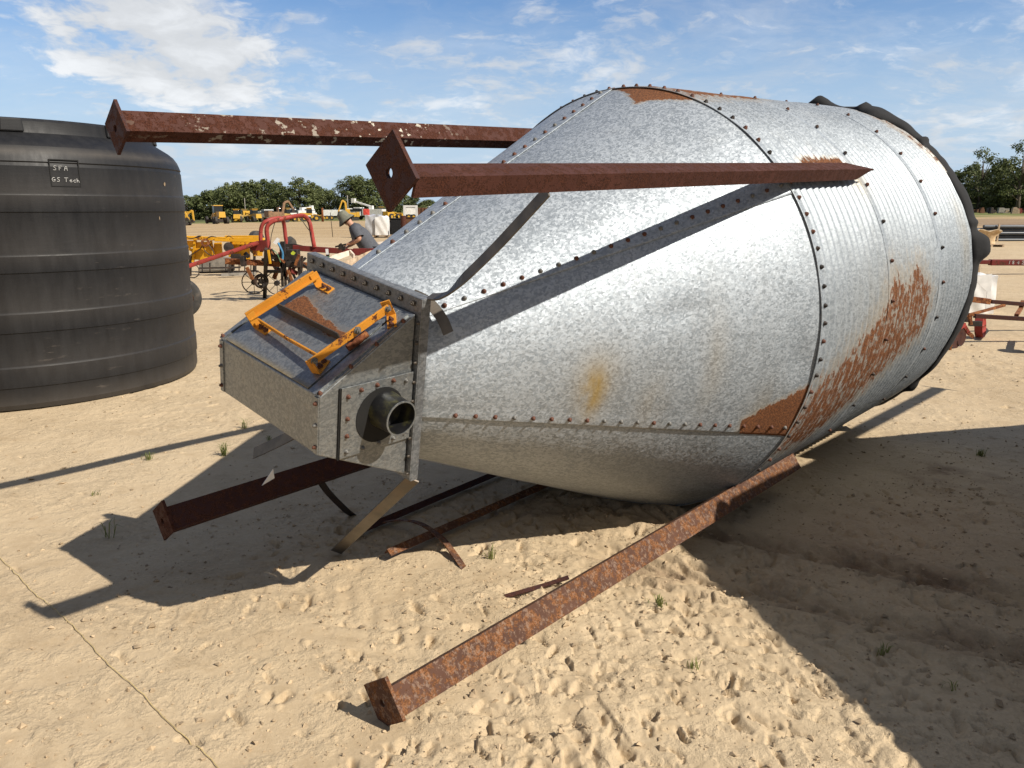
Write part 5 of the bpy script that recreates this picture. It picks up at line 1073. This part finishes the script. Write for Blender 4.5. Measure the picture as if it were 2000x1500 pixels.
# rusty low frame with wheels
rf = empty('rusty_implement', G(1900, 650), label='low rusty two-beam implement frame with wheels at the right edge', cat='farm implement')
m_ = cluster(rf, 'rear_beam', M_STEELD, bevel=.004); m_.bar(W(1935, 589, 10.3), W(2120, 604, 10.5), .05, .05); m_.go()
m_ = cluster(rf, 'rear_beam_end', M_RUSTO, bevel=.004); m_.bar(W(1880, 582, 10.2), W(1932, 589, 10.3), .06, .075); m_.go()
m_ = cluster(rf, 'front_beam', M_STEELD, bevel=.004); m_.bar(W(1903, 617, 9.5), W(2120, 630, 9.6), .05, .05); m_.go()
m_ = cluster(rf, 'diagonal_brace', M_RUSTO); m_.bar(W(1893, 615, 9.6), W(1962, 596, 10.3), .03, .03); m_.go()
m_ = cluster(rf, 'diagonal_brace', M_RUSTO); m_.bar(W(1985, 616, 9.6), W(1994, 602, 10.4), .045, .03); m_.go()
m_ = cluster(rf, 'tie_bar', M_RUSTO); m_.bar(W(1994, 600, 10.4), W(1998, 590, 10.6), .05, .05); m_.go()
for x in (1971, 1966): pass
o = MB().lathe([(0, -.02), (.12, -.03), (.145, -.04), (.145, .05), (.12, .03), (.03, .02), (0, .05)], Vector((W(1916, 620, 10.0).x, 10.0, 0.15)), (0.75, -0.6, 0.1), 26); finish(o, rf, 'wheel', M_RED, True, 0)
m_ = cluster(rf, 'hitch_hub', M_IRON); m_.box(W(1887, 620, 9.5), (.09, .1, .10)); m_.box(W(1905, 632, 9.7), (.14, .06, .06)); m_.go()
m_ = cluster(rf, 'hub_strap', M_RUSTO); m_.bar(W(1893, 612, 9.4), W(1896, 634, 9.4), .03, .04, (0, 1, 0)); m_.bar(W(1888, 616, 9.4), W(1902, 614, 9.4), .03, .03); m_.go()
m_ = cluster(rf, 'red_arm', M_RED); m_.bar(W(1855, 652, 9.2), W(1883, 633, 9.3), .05, .04); m_.bar(W(1883, 636, 9.3), W(1894, 654, 9.3), .035, .035); m_.go()
for a in ((1861, 650), (1836, 664)):
    m_ = cluster(rf, 'tine', M_RUSTO); p_ = W(*a, 9.1); m_.bar(p_, Vector((p_.x - .01, p_.y, 0)), .022, .03, (0, 1, 0)); m_.go()
o = MB().lathe([(0, -.01), (.09, -.01), (.125, .02), (.09, .012), (0, .02)], Vector((W(1870, 662, 9.2).x, 9.25, .12)), (0.6, -0.8, 0), 24); finish(o, rf, 'disc', M_STEELD, True, 0)
o = MB().lathe([(0, -.01), (.08, -.01), (.11, .02), (.08, .012), (0, .02)], Vector((W(1885, 658, 9.3).x, 9.4, .11)), (0.6, -0.8, 0), 24); finish(o, rf, 'disc', M_STEELD, True, 0)
m_ = cluster(rf, 'scraper', M_RUSTO); m_.prism([W(1892, 652, 9.2), W(1898, 650, 9.2), W(1903, 655, 9.2), W(1901, 662, 9.2), W(1893, 656, 9.2)], (0, .01, 0)); m_.go()
m_ = cluster(rf, 'tine_bar', M_IRON); m_.bar(W(1832, 665, 9.1), W(1866, 650, 9.15), .03, .03); m_.go()
p_ = Vector((W(2003, 676, 9.0).x, 9.0, .13)); o = MB().lathe([(0, -.01), (.10, -.01), (.14, .03), (.10, .012), (0, .02)], p_, (0.8, -0.5, 0), 24); finish(o, rf, 'disc', M_STEELD, True, 0)
m_ = cluster(rf, 'disc_arm', M_STEELD); m_.bar(p_, W(2040, 626, 9.6), .04, .04); m_.go()

# ------------------------------------------------------------------ grass tufts
rs = random.Random(9)
def tuft(px, py, h_, n, label, seed):
    r_ = random.Random(seed); p = G(px, py); p.z = gz(p.x, p.y); mb = MB(); tone = []
    for k in range(n):
        a = r_.uniform(0, 6.28); L = h_ * r_.uniform(0.5, 1.1); lean = r_.uniform(0.15, 0.9) * L; w_ = 0.0016 + 0.0012 * r_.random(); b = Vector((r_.gauss(0, .012), r_.gauss(0, .012), 0)); d = Vector((math.cos(a), math.sin(a), 0)); s_ = Vector((-d.y, d.x, 0)) * w_; tn = r_.random()
        p1 = b + d * lean * .35 + Vector((0, 0, L * .6)); p2 = b + d * lean + Vector((0, 0, L * .85 - 0.3 * lean)); mb.add([b - s_, b + s_, p1 + s_ * .8, p1 - s_ * .8, p2], [(0, 1, 2, 3), (3, 2, 4)]); tone += [tn] * 5
    o = mb.build('grass_tuft', M_GRASS); add_attr(o.data, 'tone', tone); o.location = p; meta(o, label, 'grass tuft', 'grass tufts on the sand')
for i, a in enumerate(((437, 890, .13, 34, 'green grass tuft beside the leg shadow left of the boot'), (478, 835, .12, 22, 'thin grass tuft where the leg shadow meets the boot shadow'), (290, 898, .07, 22, 'low sprawling grass tuft on the sunlit sand left of the shaded leg'), (215, 1050, .15, 9, 'tall wispy grass stalks in the left tip of the boot shadow'), (525, 862, .06, 14, 'small grass tuft in the shade just below the boot front'),
        (1290, 1182, .055, 30, 'dark green grass tuft beyond the front leg near the shadow edge'), (958, 1095, .085, 14, 'pale yellow-green blades near the rusty strap'), (1725, 1275, .07, 12, 'pale grass blades in the middle of the right-hand shade'), (1355, 1310, .05, 14, 'dry straw-like blades on the sunlit sand left of the shade edge'), (1915, 890, .07, 40, 'grass tuft in the shade near the right edge'), (185, 965, .04, 12, 'tiny grass tuft below the shadow strip at the left'), (1860, 1345, .04, 10, 'short blades in the shade low at the right'))):
    tuft(*a[:4], a[4], i)

# ------------------------------------------------------------------ trees
def crown_mesh(name, seed, h_, w_, dens=1.0, bare=0.12, leaf=0.42):
    rs = np.random.RandomState(seed); clumps = []
    for k in range(int(46 * dens)):
        z = rs.uniform(bare, 1.0) ** 0.85; prof = math.sin(math.pi * min(1, (z - bare) / (1 - bare) * 0.80 + 0.18)) ** 0.7; r_ = w_ / 2 * prof * math.sqrt(rs.rand()); a = rs.uniform(0, 6.28)
        clumps.append((r_ * math.cos(a), r_ * math.sin(a), z * h_ * rs.uniform(.93, 1.05), rs.uniform(.07, .17) * w_, rs.uniform(.0, 1.0)))
    V = []; F = []; T = []
    for (x, y, z, cr, tn) in clumps:
        n = int(rs.uniform(34, 64))
        for q_ in range(n):
            d = rs.normal(size=3); d /= np.linalg.norm(d); p = np.array([x, y, z]) + d * np.array([cr, cr, cr * .7]) * rs.uniform(.55, 1.1); nrm = d + rs.normal(size=3) * .6 + np.array([0, 0, .4]); nrm /= np.linalg.norm(nrm)
            u = np.cross(nrm, rs.normal(size=3)); u /= np.linalg.norm(u); v = np.cross(nrm, u); s_ = leaf * rs.uniform(.5, 1.25); b = len(V)
            V += [tuple(p - u * s_ * .5), tuple(p + v * s_ * .35), tuple(p + u * s_ * .5), tuple(p - v * s_ * .35)]; F.append((b, b + 1, b + 2, b + 3)); T += [min(1, max(0, tn * .6 + rs.rand() * .4))] * 4
    me = bpy.data.meshes.new(name); me.from_pydata(V, [], F); me.materials.append(M_LEAF); add_attr(me, 'tone', T); return me, clumps
TREES = {}
def tree_variant(key, seed, h_, w_, dens, bare, leaf):
    me, cl = crown_mesh('crown', seed, h_, w_, dens, bare, leaf); rs = random.Random(seed); mb = MB(); tr_ = 0.022 * h_ + 0.05
    mb.tube([(0, 0, 0), (.05, .02, h_ * .15), (-.04, .05, h_ * .35), (.05, 0, h_ * .60), (0.02, .04, h_ * .85)], [tr_ * 1.25, tr_, tr_ * .8, tr_ * .5, tr_ * .15], 8)
    for k in range(0, len(cl), 4):
        x, y, z = cl[k][:3]; mb.tube([(0, 0, z * .55), (x * .5, y * .5, z * .80), (x, y, z)], [tr_ * .38, tr_ * .22, .03], 5)
    t_ = mb.build('trunk', M_BARK, None, True); TREES[key] = (me, t_.data); bpy.data.objects.remove(t_)
tree_variant('oak', 1, 12, 12, 2.1, .05, .62); tree_variant('oak2', 2, 12, 10, 1.9, .06, .58); tree_variant('tall', 3, 14, 8.5, 1.7, .10, .56); tree_variant('bush', 4, 8, 9, 1.8, .02, .56); tree_variant('open', 5, 15, 9.5, .95, .22, .46)
def tree(kind, x, y, h_, wx, rz, label, group):
    base = {'oak': 12, 'oak2': 12, 'tall': 14, 'bush': 8, 'open': 15}[kind]; o = empty('oak_tree', (x, y, gz(x, y) - 0.1), rz, label, 'tree', group); o.scale = (wx, wx, h_ / base)
    for nm_, me in (('crown', TREES[kind][0]), ('trunk', TREES[kind][1])): c = bpy.data.objects.new(nm_, me); C.objects.link(c); c.parent = o
def top_h(py, Y): return CAMH + (409 - py) / FPX * Y * 1.0
# left-hand wood: px of centre, py of the top, distance, kind, width factor
LT = [(352, 398, 300, 'bush', 1.3), (372, 392, 300, 'oak2', 1.0), (395, 384, 285, 'oak', 0.95), (416, 383, 292, 'oak2', 1.05), (436, 378, 282, 'bush', 1.5), (452, 372, 288, 'oak', 1.05), (474, 362, 278, 'oak2', 1.2), (494, 360, 290, 'oak', 1.15), (516, 357, 280, 'oak2', 1.25), (538, 355, 284, 'oak', 1.2), (560, 357, 290, 'oak2', 1.2), (578, 368, 280, 'oak', 0.95), (606, 353, 272, 'tall', 1.25), (624, 358, 276, 'oak2', 1.0), (643, 366, 286, 'oak', 0.9), (660, 377, 282, 'bush', 1.2), (684, 357, 274, 'open', 1.25), (705, 350, 268, 'tall', 1.4), (722, 349, 272, 'oak2', 1.3), (742, 353, 276, 'oak', 1.2), (768, 372, 290, 'oak2', 1.0), (800, 380, 300, 'oak', 1.0), (818, 384, 298, 'tall', 0.9), (845, 393, 310, 'bush', 1.3), (872, 396, 312, 'bush', 1.3), (905, 398, 320, 'bush', 1.4)]
for i, (px, py, Y, kd, wf_) in enumerate(LT):
    x = (px - 1000) / FPX * Y * 1.024; nm_ = {'bush': 'low rounded tree', 'oak': 'broad round-crowned green tree', 'oak2': 'dense bushy green tree', 'tall': 'tall dark green tree', 'open': 'open-crowned airy tree'}[kd]
    where = f'{i + 1} from the left in the far wood'
    if px < 470: where = f'at the far wood\'s left end, tree {i + 1} from the tank'
    tree(kd, x, Y, top_h(py, Y) - gz(x, Y), wf_, i * 1.7, f'{nm_} {where}', 'trees of the far wood on the left')
RTt = [(1868, 300, 185, 'open', 0.95), (1893, 330, 190, 'oak2', 0.9), (1912, 318, 180, 'oak', 0.85), (1941, 288, 172, 'open', 1.1), (1948, 330, 186, 'oak2', 0.9), (1974, 308, 176, 'oak', 0.85), (1998, 303, 178, 'tall', 1.3), (2022, 315, 180, 'oak', 1.1), (2050, 322, 182, 'oak2', 1.2), (1845, 330, 195, 'oak', 1.0), (1820, 340, 200, 'oak2', 1.0)]
for i, (px, py, Y, kd, wf_) in enumerate(RTt):
    x = (px - 1000) / FPX * Y * 1.024; nm_ = {'oak': 'broad dark green tree', 'oak2': 'dense bushy dark tree', 'tall': 'tall dark tree', 'open': 'lofty thin-crowned tree'}[kd]
    order = sorted(range(len(RTt)), key=lambda k: RTt[k][0]).index(i) + 1
    tree(kd, x, Y, top_h(py, Y) - gz(x, Y), wf_, i * 2.1, f'{nm_}, {order} from the left in the wood right of the bin', 'trees of the wood on the right')
# undergrowth and the remaining far wood read as one mass
rs = np.random.RandomState(12); V = []; F = []; T = []
for k in range(9000):
    if k % 3: Y = rs.uniform(292, 340); x = rs.uniform(-190, 330); z = abs(rs.normal(0, 1)) * 2.4 * (0.7 + 0.3 * math.sin(x * .11))
    else: Y = rs.uniform(186, 205); x = rs.uniform(88, 190); z = abs(rs.normal(0, 1)) * 2.2
    nrm = rs.normal(size=3) + np.array([0, -.3, .6]); nrm /= np.linalg.norm(nrm); u = np.cross(nrm, rs.normal(size=3)); u /= np.linalg.norm(u); v = np.cross(nrm, u); s_ = rs.uniform(.5, 1.3); p = np.array([x, Y, z + gz(x, Y)]); b = len(V); V += [tuple(p - u * s_), tuple(p + v * s_ * .7), tuple(p + u * s_), tuple(p - v * s_ * .7)]; F.append((b, b + 1, b + 2, b + 3)); T += [rs.rand() * .7] * 4
me = bpy.data.meshes.new('undergrowth'); me.from_pydata(V, [], F); me.materials.append(M_LEAF); add_attr(me, 'tone', T); o = bpy.data.objects.new('undergrowth', me); C.objects.link(o); meta(o, 'dark green undergrowth along the foot of the far woods', 'undergrowth', kind='stuff')

# ------------------------------------------------------------------ far row of machines
def wheel(root, c, r_, w_, ax=(0, 1, 0)):
    o = MB().lathe([(0, -w_ * .3), (r_ * .55, -w_ * .3), (r_ * .6, -w_ / 2), (r_ * .92, -w_ / 2), (r_, -w_ * .35), (r_, w_ * .35), (r_ * .92, w_ / 2), (r_ * .6, w_ / 2), (r_ * .55, w_ * .3), (0, w_ * .3)], c, ax, 20).build('wheel', M_RUBBER, root, True, autosm=40)
    MB().lathe([(r_ * .5, -w_ * .36), (0, -w_ * .36)], c, ax, 14).build('hub', M_YELM, o)
def bp(root, name, material, boxes, bars=(), bevel=0.04):
    mb = MB()
    for c, s_, *tp in boxes: mb.box(c, s_, taper=tp[0] if tp else None)
    for a, b, w_, h_ in bars: mb.bar(a, b, w_, h_, (0, 1, 0.01))
    return mb.build(name, material, root, bevel=bevel)
def excavator(x, y, rz, col, pose, label, sc=1.0):
    r_ = empty('excavator', (x, y, gz(x, y)), rz, label, 'excavator', 'machines in the far row'); r_.scale = (sc,) * 3
    for s_ in (-1, 1): mb = MB(); mb.prism([(-1.9, s_ * 1.1 - .25, .35), (-1.6, s_ * 1.1 - .25, 0), (1.6, s_ * 1.1 - .25, 0), (1.9, s_ * 1.1 - .25, .35), (1.6, s_ * 1.1 - .25, .8), (-1.6, s_ * 1.1 - .25, .8)], (0, .5, 0)); mb.build('track', M_RUBBER, r_)
    bp(r_, 'body', col, [((-.7, 0, 1.45), (2.6, 2.4, 1.0)), ((-1.6, 0, 1.5), (.7, 2.5, 1.2))]); cab = bp(r_, 'cab', col, [((.9, .75, 1.95), (1.3, .95, 1.7), (.85, .95))]); bp(cab, 'window', M_GLASS, [((1.0, .25, 2.15), (1.0, .06, .9)), ((1.54, .75, 2.1), (.06, .7, 1.0))])
    k1, k2, k3 = pose; bp(r_, 'boom', col, [], [((.9, -.2, 1.5), k1, .45, .5), (k1, k2, .40, .42)]); bp(r_, 'stick', col, [], [(k2, k3, .32, .38)]); bp(r_, 'bucket', M_IRON, [((k3[0] - .25, -.2, k3[2] - .1), (.8, .9, .7), (.6, 1))])
def loader(x, y, rz, col, label, arm=0.0, sc=1.0):
    r_ = empty('wheel_loader', (x, y, gz(x, y)), rz, label, 'wheel loader', 'machines in the far row'); r_.scale = (sc,) * 3
    for cx_, cy_ in ((1.4, 1), (1.4, -1), (-1.4, 1), (-1.4, -1)): wheel(r_, (cx_, cy_, .72), .72, .5)
    bp(r_, 'body', col, [((-1.5, 0, 1.45), (2.0, 1.6, 1.0), (.9, .85)), ((.9, 0, 1.1), (1.5, 1.1, .7))]); cab = bp(r_, 'cab', col, [((-.2, 0, 2.2), (1.3, 1.4, 1.7), (.85, .9)), ((-.2, 0, 3.1), (1.5, 1.6, .12))]); bp(cab, 'window', M_GLASS, [((-.2, 0, 2.35), (1.22, 1.46, .95)), ((-.2, 0, 2.35), (1.36, 1.2, .9))])
    bp(r_, 'lift_arm', col, [], [((.6, .6, 1.7), (2.6, .6, .7 + arm), .2, .35), ((.6, -.6, 1.7), (2.6, -.6, .7 + arm), .2, .35)]); mb = MB(); mb.prism([(2.5, -1.3, .1 + arm), (3.5, -1.3, .1 + arm), (3.3, -1.3, .35 + arm), (2.75, -1.3, 1.1 + arm), (2.5, -1.3, 1.0 + arm)], (0, 2.6, 0)); mb.build('bucket', col, r_)
def grader(x, y, rz, label):
    r_ = empty('motor_grader', (x, y, gz(x, y)), rz, label, 'motor grader', 'machines in the far row')
    for cx_, cy_ in ((-3.4, 1), (-3.4, -1), (-1.9, 1), (-1.9, -1)): wheel(r_, (cx_, cy_, .65), .65, .45)
    for cy_ in (-1, 1): wheel(r_, (3.6, cy_, .65), .65, .4)
    bp(r_, 'engine_hood', M_YELM, [((-2.8, 0, 1.65), (2.6, 1.2, 1.0), (.95, .9))]); cab = bp(r_, 'cab', M_YELM, [((-.9, 0, 1.5), (1.3, 1.5, .9)), ((-.9, 0, 3.25), (1.5, 1.7, .15))]); bp(cab, 'window', M_GLASS, [((-.9, 0, 2.55), (1.3, 1.5, 1.3))]); bp(r_, 'frame', M_YELM, [], [((-.3, 0, 1.5), (2.2, 0, 1.8), .35, .45), ((2.2, 0, 1.8), (3.7, 0, 1.1), .35, .45)]); bp(r_, 'blade', M_IRON, [((1.2, 0, .5), (.25, 3.4, .6))]); bp(r_, 'circle', M_YELM, [((1.2, 0, 1.0), (1.3, 1.3, .15))])
def truck(x, y, rz, label, boom=None, box=None, col=None, cat='truck'):
    r_ = empty('truck', (x, y, gz(x, y)), rz, label, cat, 'machines in the far row'); col = col or M_WHITE
    for cx_ in (2.3, -1.6, -2.6):
        for cy_ in (-1, 1): wheel(r_, (cx_, cy_, .5), .5, .35)
    bp(r_, 'chassis', M_IRON, [((0, 0, .75), (6.6, 1.0, .3))]); cab = bp(r_, 'cab', col, [((2.2, 0, 1.7), (1.7, 2.2, 1.7), (.85, .95)), ((3.3, 0, 1.25), (1.0, 1.9, .9))]); bp(cab, 'windscreen', M_GLASS, [((2.2, 0, 2.05), (1.62, 2.26, .6)), ((2.95, 0, 2.1), (.25, 1.8, .6))]); bp(r_, 'body_box', box or col, [((-1.2, 0, 1.55), (4.4, 2.2, 1.3))])
    if boom: bp(r_, 'boom', col, [((-.6, 0, 2.5), (.8, .8, .8))], [((-.6, 0, 2.7), (boom[0], 0, boom[1]), .35, .4)]); bp(r_, 'bucket', col, [((boom[0] - .3, 0, boom[1]), (.8, .8, .9))])
def at(px, Y): return (px - 1000) / FPX * Y * 1.02
excavator(at(350, 128), 128, 0.25, M_YELM, ((2.6, -.2, 3.2), (3.6, -.2, 3.1), (4.3, -.2, 1.4)), 'yellow excavator half hidden behind the tank, leftmost in the far row', .8)
excavator(at(378, 132), 132, 0.1, M_YELM, ((1.6, -.2, 2.4), (2.6, -.2, 3.0), (2.7, -.2, 1.0)), 'yellow excavator with folded arm, next right of the tank', .8)
grader(at(447, 148), 148, 2.15, 'yellow motor grader parked in front of the far row')
LL = [(484, 165, 1.9, 'loader'), (500, 172, 0.5, 'loader'), (516, 168, 2.4, 'dozer'), (535, 176, 5.4, 'truckw'), (560, 150, 0.6, 'backhoe'), (578, 160, 1.2, 'loader'), (602, 178, 4.0, 'truck'), (622, 164, 0.3, 'loader'), (610, 186, 1.2, 'truckb'), (676, 180, 0.2, 'truck'), (698, 160, 3.5, 'exc'), (732, 168, 2.9, 'truckb2'), (756, 176, 0.4, 'loader'), (774, 166, 1.1, 'loader'), (806, 172, 2.2, 'loader'), (830, 165, 0.2, 'truckw2'), (842, 130, 0.0, 'cont')]
for i, (px, Y, rz, kd) in enumerate(LL):
    x = at(px, Y); nth = ('first', 'second', 'third', 'fourth', 'fifth', 'sixth', 'seventh')
    if kd == 'loader': n_ = [k for k, q_ in enumerate(LL) if q_[3] == 'loader'].index(i); loader(x, Y, rz, (M_YELM, M_YELF, M_YELF, M_YELM, M_YELF)[n_ % 5], f'yellow wheel loader, {nth[n_]} loader right of the grader', 0.5 * (n_ % 2), .85)
    elif kd == 'dozer': loader(x, Y, rz, M_YELM, 'yellow loader with raised bucket near the light pole', 1.6, .85)
    elif kd == 'truckw': truck(x, Y, rz, 'white flat-fronted truck beyond the red hoops')
    elif kd == 'truckw2': truck(x, Y, rz, 'white truck right of the white tubular frame')
    elif kd == 'truck': truck(x, Y, rz, ('white service truck left of the thin stake', 'white truck just behind the sun hat')[0 if px < 640 else 1])
    elif kd == 'backhoe': excavator(x, Y, rz, M_BROWN, ((1.4, -.2, 3.6), (2.2, -.2, 3.9), (3.2, -.2, 2.2)), 'brown excavator seen over the red hoops', 1.0)
    elif kd == 'truckb': truck(x, Y, rz, 'white bucket truck with its boom lying forward, left of the sun hat', (3.4, 2.9))
    elif kd == 'truckb2': truck(x, Y, rz, 'white bucket truck with raised boom above the white bags', (3.6, 3.9))
    elif kd == 'exc': excavator(x, Y, rz, M_YELM, ((1.2, -.2, 4.4), (1.9, -.2, 4.9), (3.0, -.2, 2.0)), 'yellow excavator with its boom up above the man', .8)
    elif kd == 'cont': o = empty('container', (x, Y, gz(x, Y)), rz, 'rust-brown open container at the right end of the far row', 'container'); bp(o, 'shell', M_STEELP, [((0, 0, 1.1), (3.4, 2.2, 2.0))]); bp(o, 'rib', M_STEELD, [((k * .55 - 1.4, -1.14, 1.1), (.1, .08, 1.9)) for k in range(6)])
# poles, boom lift, stakes
o = empty('boom_lift', (at(371, 135), 135, gz(at(371, 135), 135)), 0, 'dark blue boom lift with raised arm beside the tank', 'boom lift'); bp(o, 'chassis', M_LBLUE, [((0, 0, .7), (1.8, 1.6, .8))]); bp(o, 'mast', M_LBLUE, [], [((0, 0, 1), (0.05, 0, 3.25), .38, .4), ((0.0, 0, 3.1), (.85, 0, 2.7), .22, .28)]); bp(o, 'basket', M_LBLUE, [((.45, 0, 3.2), (.5, .6, .35))])
for cx_ in (-.6, .6): wheel(o, (cx_, -.7, .35), .35, .3)
def pole(px, pyt, Y, r_, label, name='light_pole', m=M_CONC, base=0.0, cat='pole'):
    x = at(px, Y); h_ = top_h(pyt, Y); o = MB().tube([(x, Y, gz(x, Y)), (x + 0.02, Y, h_)], [r_, r_ * .8], 8).build(name, m, None, True); meta(o, label, cat)
pole(501, 388, 180, .10, 'thin grey light pole in front of the wood, above the yellow loaders'); pole(693, 383, 190, .14, 'pale bare pole in front of the wood, above the white trucks', 'utility_pole')
x = G(650, 463); meta(MB().tube([x, W(645, 415, x.y)], .02, 6).build('marker_stake', M_IRON, None, True), 'thin dark stake standing in the field left of the man', 'stake')
pole(645, 406, 150, .22, 'orange-brown post among the white trucks in the far row', 'steel_post', M_RUSTO, cat='post')
# rusty lots under the right-hand trees
rs = random.Random(21)
for k in range(9):
    px = 1880 + k * 18 + rs.uniform(-5, 5); Y = 150 + rs.uniform(-6, 8); x = at(px, Y); mt = (M_STEELP, M_IRON, M_CONC, M_WOOD, M_REDD)[k % 5]
    o = empty('scrap_lot', (x, Y, gz(x, Y)), rs.uniform(-.4, .4), ('rusty', 'dark iron', 'pale grey', 'weathered wooden', 'dark red')[k % 5] + f' pile of sale goods under the right-hand trees, pile {k + 1} from the bin', 'sale goods', 'sale goods under the trees')
    for q_ in range(4): bp(o, 'piece', mt, [((rs.uniform(-.9, .9), rs.uniform(-.5, .5), .35 + rs.uniform(0, .3)), (rs.uniform(.4, 1.3), rs.uniform(.4, .8), .7 + rs.uniform(-.3, .5)), (rs.uniform(.4, 1), 1))], [], .02)
